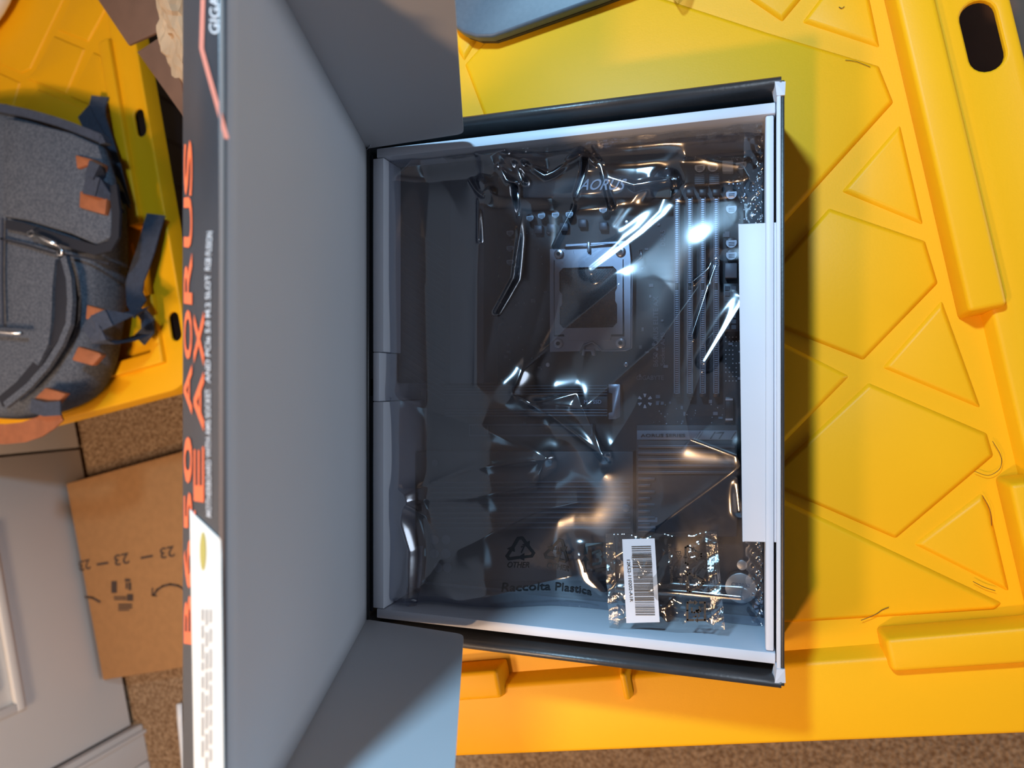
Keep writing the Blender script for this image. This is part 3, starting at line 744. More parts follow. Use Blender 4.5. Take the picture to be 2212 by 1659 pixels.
# ------------------------------------------------------------------ antistatic bag (height field film)
ZF = 0.046
def W2(l, z=ZF): return [(P(u,v,z).x, min(P(u,v,z).y,0.1552)) for u,v in l]
gx0,gx1,gy0,gy1 = -0.2405,0.0068,-0.1548,0.1560
NX, NY = 430, 540
xs = np.linspace(gx0,gx1,NX); ys = np.linspace(gy0,gy1,NY)
GX, GY = np.meshgrid(xs, ys, indexing='ij')
def seg_d(px_, py_, A, B):
    ax,ay = A; bx,by = B; dx,dy = bx-ax,by-ay; L2 = dx*dx+dy*dy
    t = np.clip(((px_-ax)*dx+(py_-ay)*dy)/L2,0,1)
    return np.hypot(px_-ax-t*dx, py_-ay-t*dy), t
def crease(line, amp, wd, taper=True, pw=1.0):
    pts = W2(line); best = np.full(GX.shape, 1e9); tt = np.zeros(GX.shape); n = len(pts)-1
    for i in range(n):
        d,t = seg_d(GX,GY,pts[i],pts[i+1]); m_ = d<best; best = np.where(m_,d,best); tt = np.where(m_,(i+t)/n,tt)
    k = amp*np.exp(-(np.sqrt(best**2+0.0007**2)/wd)**pw)
    if taper: k = k*(0.25+0.75*(1-tt))
    return k
def sm(a,b,x): t = np.clip((x-a)/(b-a),0,1); return t*t*(3-2*t)
# base: high over the port shroud on the left, lower over the board
xi = P(1046,600,ZF).x
base = 0.0515 - 0.0185*sm(xi-0.002, xi+0.050, GX) + 0.012*sm(-0.215,-0.240,GX)
base -= 0.004*sm(-0.04,-0.12,GY)*sm(-0.16,-0.10,GX)
base += 0.0065*sm(P(1200,452,ZF).y,P(1200,415,ZF).y,GY)*sm(xi-0.002,xi+0.012,GX)
base += 0.009*sm(gy1-0.014,gy1,GY)
H_ = base.copy()
H_ += crease([(1273,314),(1240,345),(1196,372),(1177,380),(1140,358),(1090,330)], 0.0030, 0.006, False)
H_ += crease([(1273,314),(1314,381),(1368,397),(1450,381)], 0.0036, 0.008, False)
H_ += crease([(1273,314),(1229,447),(1190,526),(1150,700),(1115,850)], 0.0030, 0.009)
H_ += crease([(1117,405),(1119,510),(1111,601),(1077,676),(1045,830)], 0.0040, 0.008)
H_ += crease([(1060,345),(1050,420),(1044,526),(1040,640),(1038,830)], 0.0034, 0.006, False)
H_ += crease([(1273,314),(1298,360),(1314,435)], 0.0020, 0.006)
H_ += crease([(1545,560),(1490,640),(1420,740),(1260,880),(1150,870)], 0.0060, 0.010, False)
H_ += crease([(1548,560),(1552,620),(1500,720),(1480,800)], 0.0050, 0.009)
H_ += crease([(1600,640),(1540,740),(1480,900),(1490,950),(1590,985)], 0.0055, 0.010, False)
H_ += crease([(1115,850),(1130,800),(1210,710),(1330,610)], 0.0050, 0.009, False)
H_ += crease([(1115,850),(1190,900),(1300,985)], 0.0050, 0.006, False)
H_ += crease([(1160,870),(1240,850),(1300,985)], 0.0035, 0.004, False)
H_ += crease([(1305,985),(1380,860),(1450,770)], 0.0030, 0.010)
H_ += crease([(845,835),(930,880),(1050,920),(1180,990)], 0.0045, 0.012, False)
H_ += crease([(1180,990),(1150,1050),(1020,1070),(880,1075)], 0.0045, 0.010, False)
H_ += crease([(1180,992),(1020,1008),(885,1068)], 0.0035, 0.006, False)
H_ += crease([(880,1072),(905,1180),(905,1280)], 0.0060, 0.006, False)
H_ += crease([(900,1078),(930,1110),(960,1200),(910,1280)], 0.0040, 0.006)
H_ += crease([(1600,1010),(1450,1120),(1340,1200),(1260,1250),(1000,1290)], 0.0050, 0.014, False)
H_ += crease([(1240,1200),(1260,1260),(1320,1300),(1500,1290),(1650,1300)], 0.0045, 0.010, False)
H_ += crease([(1000,1180),(1150,1110),(1240,1090)], 0.0035, 0.010, False)
H_ += crease([(1650,470),(1640,400),(1600,350),(1480,335)], 0.0040, 0.006, False)
for k in range(7): H_ += crease([(1665-3*k,500-k*4),(1650-9*k,440-6*k),(1640-12*k,400)], 0.0020*(1 if k%2 else -1), 0.002, False)
for (a,b) in (((1085,370),(1110,400)),((1105,360),(1135,395)),((1055,400),(1075,425)),((1060,425),(1045,400))): H_ += crease([a,b], 0.003, 0.003, False)
def shine(line, wd, L, bend=0.0, pw=2, k=1.0):
    # taut facet whose slope faces half way between the lamp and the viewer
    global H_
    pts = W2(line); n = len(pts)-1; best = np.full(GX.shape, 1e9)
    for i in range(n):
        d,t = seg_d(GX,GY,pts[i],pts[i+1]); best = np.minimum(best,d)
    xc = sum(p[0] for p in pts)/len(pts); yc = sum(p[1] for p in pts)/len(pts)
    c_ = Vector((xc,yc,0.042)); a = (Vector(L)-c_).normalized()+(CAM-c_).normalized()
    sx,sy = -a.x/a.z, -a.y/a.z
    m_ = k*np.exp(-(best/wd)**pw)
    i0 = int((xc-gx0)/(gx1-gx0)*(NX-1)); j0 = int((yc-gy0)/(gy1-gy0)*(NY-1))
    ramp = H_[i0,j0]+0.0022+sx*(GX-xc)+sy*(GY-yc)+bend*best
    H_ = H_*(1-m_)+ramp*m_
# gentle sag between tight creases and fine wrinkles
nz = np.zeros(GX.shape)
for i in range(NX):
    for j in range(NY):
        p = Vector((xs[i]*9, ys[j]*7, 1.3)); a = noise.noise(p)
        q_ = Vector((xs[i]*26+ys[j]*9, ys[j]*16, 4.1)); b = noise.noise(q_)
        nz[i,j] = 0.0042*a + 0.0010*(0.5-abs(b))
H_ += nz
# soften
shine([(1439,388),(1418,447),(1377,489),(1331,526),(1270,575)], 0.0080, LB, 0.10, 3)
shine([(1380,400),(1350,440),(1320,480)], 0.0070, LB, 0.25, 2, 0.5)
shine([(1273,314),(1314,381),(1368,397),(1443,384)], 0.0022, LB, 0.1)
shine([(1273,312),(1235,345),(1196,372),(1177,380),(1140,358)], 0.0014, LB, 0.1)
shine([(1273,314),(1298,360),(1314,435)], 0.0013, LB, 0.1)
shine([(1272,318),(1229,447),(1190,526)], 0.0012, LB, 0.1)
shine([(1117,405),(1119,510),(1111,601),(1077,676)], 0.0013, LB, 0.1)
shine([(1044,439),(1046,526)], 0.0013, LB, 0.1)
shine([(1027,397),(1042,420),(1055,432),(1073,405)], 0.0011, LB, 0.1)
shine([(1092,370),(1105,398),(1120,402)], 0.0011, LB, 0.1)
shine([(1122,362),(1135,398)], 0.0011, LB, 0.1)
shine([(1050,325),(1110,322)], 0.0009, LB, 0.1)
shine([(1545,560),(1520,585),(1493,608)], 0.0012, LB, 0.1)
shine([(1545,565),(1522,634),(1493,726)], 0.0014, LB, 0.1)
shine([(1597,650),(1560,715),(1520,780)], 0.0046, LB, 0.08, 3)
shine([(1245,1215),(1262,1262),(1290,1290)], 0.0070, LWm, 0.12, 2)
shine([(1325,1292),(1450,1293),(1600,1303)], 0.0040, LWm, 0.08, 3)
shine([(1590,1050),(1596,1110)], 0.0035, LWm, 0.1)
for _ in range(3):
    H_[1:-1,1:-1] = 0.5*H_[1:-1,1:-1]+0.125*(H_[2:,1:-1]+H_[:-2,1:-1]+H_[1:-1,2:]+H_[1:-1,:-2])
lim = 0.0145+0.0100
shroud = np.where(GX < xi+0.0015, ZP+0.0368, ZP+0.0135)
lo_v = P(1128,430,ZP+.02); 
shroud0 = np.where((GX>P(1120,0,ZP+.02).x)&(GX<P(1460,0,ZP+.02).x)&(GY>P(1200,436,ZP+.02).y), ZP+0.0215, shroud)
H_ = np.maximum(H_, shroud)
# fall off at the edges, gathered corners
ed = np.minimum.reduce([GX-gx0, gx1-GX, (GY-gy0), gy1-GY])
fall = sm(0.0, 0.012, np.minimum.reduce([gx1-GX,(GY-gy0)*1.5+.004]))
jag = 0.0015*np.sin(GX*900)*np.cos(GY*700)
H_ = 0.016 + (H_-0.016)*(0.8+0.2*fall) + jag*(1-fall)
H_ = np.minimum(H_, 0.0660)
Hi = H_
H_ = np.clip(H_,0.0150,0.0665)
def film_h(x, y):
    i = min(max((x-gx0)/(gx1-gx0)*(NX-1),0),NX-1.001); j = min(max((y-gy0)/(gy1-gy0)*(NY-1),0),NY-1.001)
    a,b = int(i),int(j); fu,fv = i-a,j-b
    return float(Hi[a,b]*(1-fu)*(1-fv)+Hi[a+1,b]*fu*(1-fv)+Hi[a,b+1]*(1-fu)*fv+Hi[a+1,b+1]*fu*fv)
abag = thing('antistatic_bag', 'crumpled smoky see-through plastic bag wrapped over the motherboard', 'plastic bag', (-0.12,0,0.012))
vs = [(float(xs[i]),float(ys[j]),float(H_[i,j])) for i in range(NX) for j in range(NY)]
fs = [(i*NY+j,(i+1)*NY+j,(i+1)*NY+j+1,i*NY+j+1) for i in range(NX-1) for j in range(NY-1)]
me = bpy.data.meshes.new('film'); me.from_pydata(vs,[],fs); me.polygons.foreach_set('use_smooth',[True]*len(fs)); me.materials.append(M['antistatic'])
film_o = bpy.data.objects.new('film', me); C.objects.link(film_o); put(film_o, abag)
# loose film gussets: top edge pulled against the tray wall, lower left tail
def sheet(name, rows_, m, parent, amp=0.0, nu=24, nv=8, seed=0):
    """rows_: list of (pointA, pointB) cross lines, interpolated"""
    vs=[]; R_ = len(rows_)-1
    for i in range(nu+1):
        for j in range(nv*R_+1):
            r_ = min(int(j/nv),R_-1); f = j/nv-r_
            a = rows_[r_][0].lerp(rows_[r_][1], i/nu); b = rows_[r_+1][0].lerp(rows_[r_+1][1], i/nu)
            p = a.lerp(b,f); n_ = noise.noise(p*120+Vector((seed,0,0)))
            vs.append(p+Vector((0,0,amp*n_))+Vector((0,amp*0.5*noise.noise(p*90+Vector((0,seed,3))),0)))
    N=nv*R_+1
    fs=[(i*N+j,(i+1)*N+j,(i+1)*N+j+1,i*N+j+1) for i in range(nu) for j in range(N-1)]
    return MB().add(vs,fs).build(name,m,parent,smooth=True)
sheet('loose_edge', [(Vector((-0.20,0.1545,0.066)),Vector((0.006,0.1545,0.066))),(Vector((-0.20,0.1525,0.045)),Vector((0.006,0.1525,0.042)))], M['clear'], abag, 0.002, 60, 8, 2)
tail = [P(868,1265,0.050),P(900,1275,0.046),P(905,1318,0.062),P(868,1312,0.064)]
sheet('tail', [(P(880,1180,0.040),P(915,1180,0.042)),(P(885,1262,0.050),P(908,1275,0.046)),(P(872,1300,0.062),P(898,1318,0.062))], M['antistatic'], abag, 0.003, 10, 6, 5)
# printing on the film follows its surface
def onfilm(p): return Vector((p.x,p.y,film_h(p.x,p.y)))
def ftxt(body,u0,v0,u1,v1,ut,vt,m=None):
    A=P(u0,v0,ZF-.004);B=P(u1,v1,ZF-.004);D=P(ut,vt,ZF-.004)-A
    return text('print', body, A,B,D, M['blackprint'], abag, conf=onfilm, lift_v=(0,0,.0005))
ftxt('OTHER',1101,1222,1142,1228,1103,1210)
ftxt('OTHER',1174,1232,1222,1241,1176,1221)
ftxt('Raccolta Plastica',1093,1270,1272,1295,1095,1252)
ftxt('7',1125,1195,1132,1196,1126,1180)
ftxt('\ube44\ub2d0',1187,1196,1211,1199,1188,1187); ftxt('\ub958',1193,1206,1206,1208,1193,1198)
def stroke(pts, wpx, parent, conf, z, name='print', arrow=0):
    """thick polyline in pixel space laid on a surface"""
    mb = MB(); pts=[Vector(p) for p in pts]
    for a,b in zip(pts,pts[1:]):
        d=(b-a).normalized(); n_=Vector((-d.y,d.x))*wpx/2; e=d*wpx*0.3
        q=[a-e+n_,b+e+n_,b+e-n_,a-e-n_]
        mb.add([conf(P(p.x,p.y,z))+Vector((0,0,.0005)) for p in q],[(0,1,2,3)])
    if arrow:
        d=(pts[-1]-pts[-2]).normalized(); n_=Vector((-d.y,d.x)); b=pts[-1]
        q=[b+n_*arrow,b+d*arrow*1.5,b-n_*arrow]
        mb.add([conf(P(p.x,p.y,z))+Vector((0,0,.0005)) for p in q],[(0,1,2)])
    return mb.build(name, M['blackprint'], parent)
def recycle(cu,cv,s,rot,parent,conf,z,w_):
    for k in range(3):
        a=math.radians(rot+120*k)
        def R(x,y): return (cu+s*(x*math.cos(a)-y*math.sin(a)), cv+s*(x*math.sin(a)+y*math.cos(a)))
        # one arm: up along left side, over apex, arrow down
        stroke([R(-0.42,-0.38),R(-0.13,-0.92),R(0.13,-0.92),R(0.36,-0.50)], w_, parent, conf, z, arrow=w_*1.35)
recycle(1125,1188,28,0,abag,onfilm,ZF-.004,6); recycle(1197,1199,28,14,abag,onfilm,ZF-.004,6)
def jpmark(cu,cv,s,rot,parent,conf,z,w_):
    a=math.radians(rot)
    def R(x,y): return (cu+s*(x*math.cos(a)-y*math.sin(a)), cv+s*(x*math.sin(a)+y*math.cos(a)))
    stroke([R(0.2,-1),R(-1,-1),R(-1,-0.4)], w_, parent, conf, z)
    stroke([R(-0.1,1),R(-1,1),R(-1,0.2)], w_, parent, conf, z, arrow=w_*1.2)
    stroke([R(-0.1,1),R(1,1),R(1,0.3)], w_, parent, conf, z)
    stroke([R(0.4,-1),R(1,-1),R(1,-0.2)], w_, parent, conf, z, arrow=w_*1.2)
    stroke([R(-0.5,-0.35),R(0.0,-0.5),R(0.15,-0.2),R(-0.1,0.0),R(-0.15,-0.3),R(0.15,0.2),R(0.1,0.5),R(-0.4,0.5)], w_*0.8, parent, conf, z)
    stroke([R(0.35,-0.3),R(0.6,-0.3)], w_*.7, parent, conf, z); stroke([R(0.4,0.0),R(0.62,0.05),R(0.62,0.3)], w_*.7, parent, conf, z)
jpmark(1288,1210,27,0,abag,onfilm,ZF-.004,7)
# ------------------------------------------------------------------ small clear accessory bag
ZA = 0.0600
sb = thing('clear_pouch', 'small clear crinkled pouch with barcode label lying on the bagged board', 'plastic pouch', (0,0,0.05))
cpx = [(1308,1152),(1548,1148),(1566,1358),(1316,1357)]
def SB(u_, v_, h=0.0):
    a = P(*cpx[0],ZA).lerp(P(*cpx[1],ZA),u_); b = P(*cpx[3],ZA).lerp(P(*cpx[2],ZA),u_); p = a.lerp(b,v_)
    puff = 0.0045*(math.sin(math.pi*min(max(u_,0),1))**0.6)*(math.sin(math.pi*min(max(v_,0),1))**0.5)
    wr = 0.0016*abs(noise.noise(Vector((u_*5+v_*2,v_*3,2.2))))*4*math.sin(math.pi*min(max(v_,0),1)) + 0.0006*noise.noise(Vector((u_*18,v_*14,0.3)))
    edge = 0.0012*math.sin(u_*14)*(abs(v_-0.5)*2)**4
    return p+Vector((0,0,puff+wr+edge+h))
def patch(name,u0,u1,v0,v1,m,nu,nv,parent,h=0.0,f=None):
    vs=[]; 
    for i in range(nu+1):
        for j in range(nv+1):
            a=u0+(u1-u0)*i/nu; b=v0+(v1-v0)*j/nv; p=SB(a,b,h)
            if f: p=p+Vector((0,0,f(a,b)))
            vs.append(p)
    fs=[(i*(nv+1)+j,(i+1)*(nv+1)+j,(i+1)*(nv+1)+j+1,i*(nv+1)+j+1) for i in range(nu) for j in range(nv)]
    return MB().add(vs,fs).build(name,m,parent,smooth=True)
patch('front_film',0.09,0.90,0,1,M['clear'],90,80,sb)
patch('seal',0.0,0.09,0,1,M['seal'],30,60,sb,f=lambda a,b:0.0006*abs(math.sin(a*400)))
patch('seal',0.90,1.0,0,1,M['seal'],30,60,sb,f=lambda a,b:0.0006*abs(math.sin(a*400)))
def uvpx(u,v):          # pixel to pouch parameters (bilinear inverse, few steps)
    a,b=0.5,0.5
    for _ in range(12):
        x=(cpx[0][0]*(1-a)+cpx[1][0]*a)*(1-b)+(cpx[3][0]*(1-a)+cpx[2][0]*a)*b
        y=(cpx[0][1]*(1-a)+cpx[1][1]*a)*(1-b)+(cpx[3][1]*(1-a)+cpx[2][1]*a)*b
        a+=(u-x)/250; b+=(v-y)/208
    return a,b
ZL = 0.0655
def lab(name, px, z, m, parent, th=0.0003):
    top=[P(u,v,z) for u,v in px]; return MB().prism([p-Vector((0,0,th)) for p in top],top).build(name,m,parent)
lb = lab('barcode_label', [(1344,1165),(1414,1163),(1425,1344),(1353,1346)], ZL, M['white'], sb)
random.seed(5)
v=0.0; bars=MB()
c4=[(1364,1180),(1406,1179),(1415,1330),(1373,1330)]
def BQ(a,b):
    u=(c4[0][0]*(1-a)+c4[1][0]*a)*(1-b)+(c4[3][0]*(1-a)+c4[2][0]*a)*b; vv=(c4[0][1]*(1-a)+c4[1][1]*a)*(1-b)+(c4[3][1]*(1-a)+c4[2][1]*a)*b
    return P(u,vv,ZL+.0002)
while v<0.985:
    t=random.choice((0.007,0.007,0.014,0.021)); bars.add([BQ(0,v),BQ(1,v),BQ(1,min(1,v+t)),BQ(0,min(1,v+t))],[(0,1,2,3)]); v+=t+random.choice((0.007,0.007,0.014))
bars.build('barcode', M['blackprint'], lb)
text('lettering','12KS2-110202-A1R',P(1354,1209,ZL),P(1361,1300,ZL),P(1361,1209,ZL)-P(1354,1209,ZL),M['blackprint'],lb,lift_v=(0,0,.0003))
def idf(p): return p
ZT=0.0668
def st2(pts,w_,arrow=0): return stroke(pts,w_,sb,idf,ZT,arrow=arrow)
recycle(1494,1199,23,90,sb,idf,ZT,4.5); recycle(1498,1258,23,90,sb,idf,ZT,4.5)
text('print','5',P(1486,1194,ZT),P(1486,1203,ZT),P(1497,1194,ZT)-P(1486,1194,ZT),M['blackprint'],sb,lift_v=(0,0,.0004))
jpmark(1504,1320,19,90,sb,idf,ZT,4.5)
text('print','PP',P(1461,1190,ZT),P(1462,1206,ZT),P(1471,1190,ZT)-P(1461,1190,ZT),M['blackprint'],sb,lift_v=(0,0,.0004))
text('print','PP',P(1464,1249,ZT),P(1465,1264,ZT),P(1474,1249,ZT)-P(1464,1249,ZT),M['blackprint'],sb,lift_v=(0,0,.0004))
text('print','Raccolta Plastica',P(1443,1175,ZT),P(1449,1260,ZT),P(1450,1175,ZT)-P(1443,1175,ZT),M['blackprint'],sb,lift_v=(0,0,.0004))
# ------------------------------------------------------------------ grey laptop at the top edge
lp = thing('laptop', 'slate grey laptop slab with rounded corner at the back of the lid', 'laptop', (-0.16,0.33,0.003))
lpx = [(940,-60),(962,25),(978,54),(1000,70),(1028,79),(1062,79),(1095,68),(1290,-2),(1420,-50),(1400,-260),(1000,-300)]
zl0, zl1 = 0.0042, 0.017
top=[P(u,v,zl1) for u,v in lpx]
MB().prism([(p.x,p.y,zl0+.003) for p in top],top).build('top_shell', M['laptop'], lp, bevel=0.0025, seg=3)
MB().prism([(p.x*0.985-.002,p.y*0.985+.0045,zl0) for p in top],[(p.x*0.985-.002,p.y*0.985+.0045,zl0+.003) for p in top]).build('base_shell', M['laptopedge'], lp)
# clear plastic piece tip
cp = MB().prism([P(u,v,0.004) for u,v in ((1440,-60),(1452,-2),(1464,12),(1476,0),(1500,-60))],[P(u,v,0.018) for u,v in ((1446,-66),(1455,-8),(1464,2),(1474,-6),(1494,-66))]).build('plastic_scrap', M['clear'], None, bevel=0.001)
tag(cp,'clear plastic scrap poking in at the top edge of the lid','plastic scrap')
# hairs on the lid
def hair(pts, label, r=0.00016):
    z=0.0036; P3=[P(u,v,z) for u,v in pts]
    # catmull-rom
    out=[]
    for i in range(len(P3)-1):
        p0=P3[max(i-1,0)];p1=P3[i];p2=P3[i+1];p3=P3[min(i+2,len(P3)-1)]
        for k in range(6):
            t=k/6; out.append(0.5*((2*p1)+(p2-p0)*t+(2*p0-5*p1+4*p2-p3)*t*t+(3*p1-p0-3*p2+p3)*t**3))
    out.append(P3[-1])
    o=MB().tube(out,r,5).build('hair',M['hair'],None,smooth=True); tag(o,label,'hair',group='stray hairs on the yellow lid'); return o
hair([(2144,953),(2162,985),(2160,1012),(2135,1027),(2105,1018)],'looped dark hair beside the lowest right raised panel')
hair([(1860,1340),(1890,1328),(1905,1318),(1920,1312)],'curved hair left of the lower right rib end',0.0002)
hair([(2102,1256),(2125,1268),(2150,1276)],'short hair in the groove near the lower right corner',0.0002)
hair([(1812,15),(1818,18),(1824,14)],'tiny curled hair on the top right raised panel',0.0002)
hair([(1826,130),(1850,133),(1880,145)],'fine wavy hair near the top right groove')
hair([(2070,478),(2080,470),(2100,466),(2115,470)],'thin arched hair on the rim right of the long rib')
hair([(2122,1070),(2138,1100),(2142,1135)],'straight hair on the small triangular panel at lower right')
# ------------------------------------------------------------------ backpack on the left tote
bp = thing('backpack', 'heather grey backpack with tan leather patches lying on left yellow tote', 'backpack', (-1.0,0.2,z3))
def blob(name, px, z0, z1, m, parent, bev=0.02, seg=6, puff=0.0, **kw):
    """soft slab: outline at half height, rounded rim, slightly domed top"""
    base_=[P(u,v,(z0*0.55+z1*0.45)) for u,v in px]; cx=sum(p.x for p in base_)/len(base_); cy=sum(p.y for p in base_)/len(base_)
    rings=[]; 
    prof=[(0.93,0.0),(0.985,0.12),(1.0,0.4),(0.995,0.6),(0.975,0.78),(0.94,0.90),(0.88,0.965),(0.75,1.0),(0.5,1.03),(0.25,1.045)]
    for s_,h_ in prof:
        rings.append([Vector((cx+(p.x-cx)*s_, cy+(p.y-cy)*s_, z0+(z1-z0)*h_)) for p in base_])
    n=len(px); vs=[v for r_ in rings for v in r_]; fs=[tuple(range(n))[::-1]]
    for i in range(len(rings)-1):
        for k in range(n): fs.append((i*n+k,i*n+(k+1)%n,(i+1)*n+(k+1)%n,(i+1)*n+k))
    vs.append(Vector((cx,cy,z0+(z1-z0)*1.05))); L=len(vs)-1
    for k in range(n): fs.append(((len(rings)-1)*n+k,(len(rings)-1)*n+(k+1)%n,L))
    o=MB().add(vs,fs).build(name,m,parent,smooth=True,**kw)
    return o
def dens(pts,n=4):
    out=[]; N=len(pts)
    for i in range(N):
        p0,p1,p2,p3=[Vector(pts[(i+k-1)%N]) for k in range(4)]
        for k in range(n):
            t=k/n; q_=0.5*((2*p1)+(p2-p0)*t+(2*p0-5*p1+4*p2-p3)*t*t+(3*p1-p0-3*p2+p3)*t**3); out.append((q_.x,q_.y))
    return out
body_px=[(-330,330),(-150,255),(0,228),(70,243),(150,272),(205,300),(232,345),(243,420),(248,520),(246,640),(236,720),(222,790),(190,850),(140,882),(60,905),(-20,903),(-180,900),(-330,880)]
bb=blob('body', dens(body_px,3), z3+0.021, -0.262, M['bag'], bp)
ZB=-0.252
def bps(px,z0,z1,m,parent=bp,bev=0.002,**kw): return pxpoly(kw.pop('name'), px, z0, z1, m, parent, bev, **kw)
# flap pocket (upper) and lower pocket with open zip
bps([(6,252),(60,262),(150,285),(210,312),(232,380),(240,480),(236,515),(205,530),(150,505),(60,478),(2,468)],-0.268,ZB+0.002,M['bag'],bev=0.006,name='upper_pocket')
def band(name,pts,w0,m,z,parent,th=0.004):
    P3=[P(u,v,z) for u,v in pts]; wv=[]
    for i,p in enumerate(P3):
        d=(P3[min(i+1,len(P3)-1)]-P3[max(i-1,0)]).normalized(); wv.append(Vector((-d.y,d.x,0))*w0/2)
    return MB().ribbon(P3,wv,th).build(name,m,parent,smooth=False)
band('piping',dens([(-20,232),(60,245),(150,272),(215,302)],6)[:19],0.012,M['navy'],ZB-0.006,bp,0.012)
band('zip_tape',[(12,484),(45,490),(95,506),(150,524),(205,540),(236,532),(248,510),(250,460),(243,400)],0.014,M['zip'],ZB+0.004,bp,0.004)
band('zip_tape',[(126,560),(128,620),(124,690),(112,735),(82,785),(40,835),(0,868)],0.016,M['zip'],ZB+0.003,bp,0.003)
bps([(122,566),(132,563),(141,600),(146,640),(142,690),(132,725),(112,755),(108,735),(118,690),(122,620)],-0.27,ZB+0.005,M['zip'],bev=0.001,name='open_pocket')
band('pocket_edge',[(136,555),(148,600),(151,650),(147,700),(130,742),(100,790),(60,835),(10,875)],0.010,M['bag'],ZB+0.010,bp,0.006)
band('pocket_edge',[(112,560),(106,620),(104,690),(98,740),(76,785)],0.012,M['bag'],ZB+0.008,bp,0.006)
band('seam',[(0,515),(60,530),(110,545),(180,556),(235,570)],0.003,M['zip'],ZB+0.003,bp,0.002)
band('seam',[(3,470),(2,600),(4,700)],0.004,M['navy'],ZB+0.003,bp,0.002)
zp=MB().tube([P(60,503,ZB+.012),P(70,498,ZB+.013),P(76,506,ZB+.013),P(66,511,ZB+.012),P(60,503,ZB+.012)],0.0016,6)
zp.tube([P(76,507,ZB+.012),P(98,517,ZB+.014),P(122,528,ZB+.012)],0.0034,8)
zp.build('zip_pull',M['metal'],bp,smooth=True)
MB().tube([P(120,528,ZB+.012),P(133,536,ZB+.016),P(135,550,ZB+.014),P(127,552,ZB+.013),P(126,540,ZB+.013)],0.0022,6).build('zip_pull',M['metal'],bp,smooth=True)
bps([(162,334),(205,345),(221,354),(219,372),(186,356),(165,364)],ZB-.002,ZB+.008,M['leather'],name='leather_patch')
bps([(172,412),(200,418),(230,428),(226,464),(170,448)],ZB-.002,ZB+.008,M['leather'],name='leather_patch')
bps([(187,658),(228,670),(226,682),(184,690)],ZB-.002,ZB+.008,M['leather'],name='leather_patch')
bps([(168,748),(215,762),(218,768),(198,790),(154,778)],ZB-.002,ZB+.008,M['leather'],name='leather_patch')
bps([(97,837),(141,850),(120,874),(66,868)],ZB-.002,ZB+.008,M['leather'],name='leather_patch')
def strap(pts, wpx, m, name='strap', parent=bp):
    P3=[P(u,v,z) for u,v,z in pts]; wv=[]
    for i,p in enumerate(P3):
        d=(P3[min(i+1,len(P3)-1)]-P3[max(i-1,0)]); d.z=0; d.normalize(); wv.append(Vector((-d.y,d.x,0))*wpx/2)
    return MB().ribbon(P3,wv,0.0022).build(name,m,parent)
zt=z3+0.03
strap([(215,208,-.338),(208,235,-.336),(210,262,-.332),(225,310,-.325),(240,360,-.318),(252,410,-.315),(262,440,-.325)],0.034,M['navy'])
strap([(180,240,-.335),(192,265,-.332),(205,290,-.325),(222,320,-.318)],0.028,M['navy'])
strap([(188,362,-.240),(208,372,-.232),(238,385,-.265),(262,402,-.30),(272,440,-.325)],0.022,M['navy'])
strap([(182,398,-.240),(210,404,-.232),(245,418,-.255),(262,440,-.29),(240,452,-.28)],0.026,M['navy'])
strap([(336,463,-.335),(325,500,-.33),(314,540,-.325),(300,580,-.32),(290,610,-.315),(290,645,-.31),(302,668,-.30)],0.034,M['navy'])
strap([(192,712,-.238),(204,700,-.230),(235,686,-.235),(275,678,-.26),(308,672,-.29)],0.026,M['navy'])
strap([(188,695,-.235),(205,720,-.230),(215,738,-.235),(235,740,-.25),(275,735,-.28),(312,722,-.31)],0.024,M['navy'])
strap([(300,668,-.31),(318,690,-.325),(318,715,-.325),(300,735,-.32)],0.024,M['navy'])
strap([(66,876,-.240),(95,884,-.236),(130,882,-.24)],0.020,M['navy'])
hd=[(128,888,-.25),(110,905,-.255),(85,922,-.26),(50,934,-.26),(10,938,-.26),(-40,936,-.255)]
strap(hd,0.030,M['leather'],'handle')
pen=MB().tube([P(-60,714,-.238),P(0,717,-.238),P(47,720,-.238)],0.0030,10).build('pen',M['metal'],None,smooth=True)
tag(pen,'thin silver metal pen clipped across the left side of the grey backpack','pen')
# ------------------------------------------------------------------ carton lying on the carpet
zc1=FZ+0.07
car=thing('shipping_carton','flat brown cardboard shipping carton lying on carpet against the white doors','cardboard box',(-1.1,-0.35,FZ))
A_=P(142,1045,zc1); D_=P(222,1470,zc1); ua=(D_-A_).normalized(); ub=Vector((-ua.y,ua.x,0)); wd=0.34
if ub.x<0: ub=-ub
B_=A_+ub*wd; E_=D_+ub*wd
MB().prism([(p.x,p.y,FZ+.001) for p in (A_,D_,E_,B_)],[A_,D_,E_,B_]).build('carton_body',M['kraft'],car,bevel=0.003)
def ctx(body,u0,v0,u1,v1,ut,vt):
    A=P(u0,v0,zc1);B=P(u1,v1,zc1);D=P(ut,vt,zc1)-A; return text('print',body,A,B,D,M['kraftink'],car,lift_v=(0,0,.0008))
ctx('23',376,1178,345,1184,379,1202); ctx('23',278,1193,246,1199,281,1217); ctx('23',194,1207,170,1212,197,1229)
ctx('-',330,1198,304,1203,331,1203); ctx('-',234,1213,209,1217,235,1218)
def cstroke(pts,w_,arrow=0):
    mb=MB(); pts=[Vector(p) for p in pts]
    for a,b in zip(pts,pts[1:]):
        d=(b-a).normalized(); n_=Vector((-d.y,d.x))*w_/2; e=d*w_*.3
        mb.add([P(p.x,p.y,zc1)+Vector((0,0,.0008)) for p in (a-e+n_,b+e+n_,b+e-n_,a-e-n_)],[(0,1,2,3)])
    return mb
m_=cstroke([(332,1286),(340,1274),(352,1266),(368,1262),(385,1265),(402,1274)],5)
m_.v+=cstroke([(330,1270),(329,1286),(339,1287)],3).v; m_.f+=[(20+i*4,21+i*4,22+i*4,23+i*4) for i in range(2)]
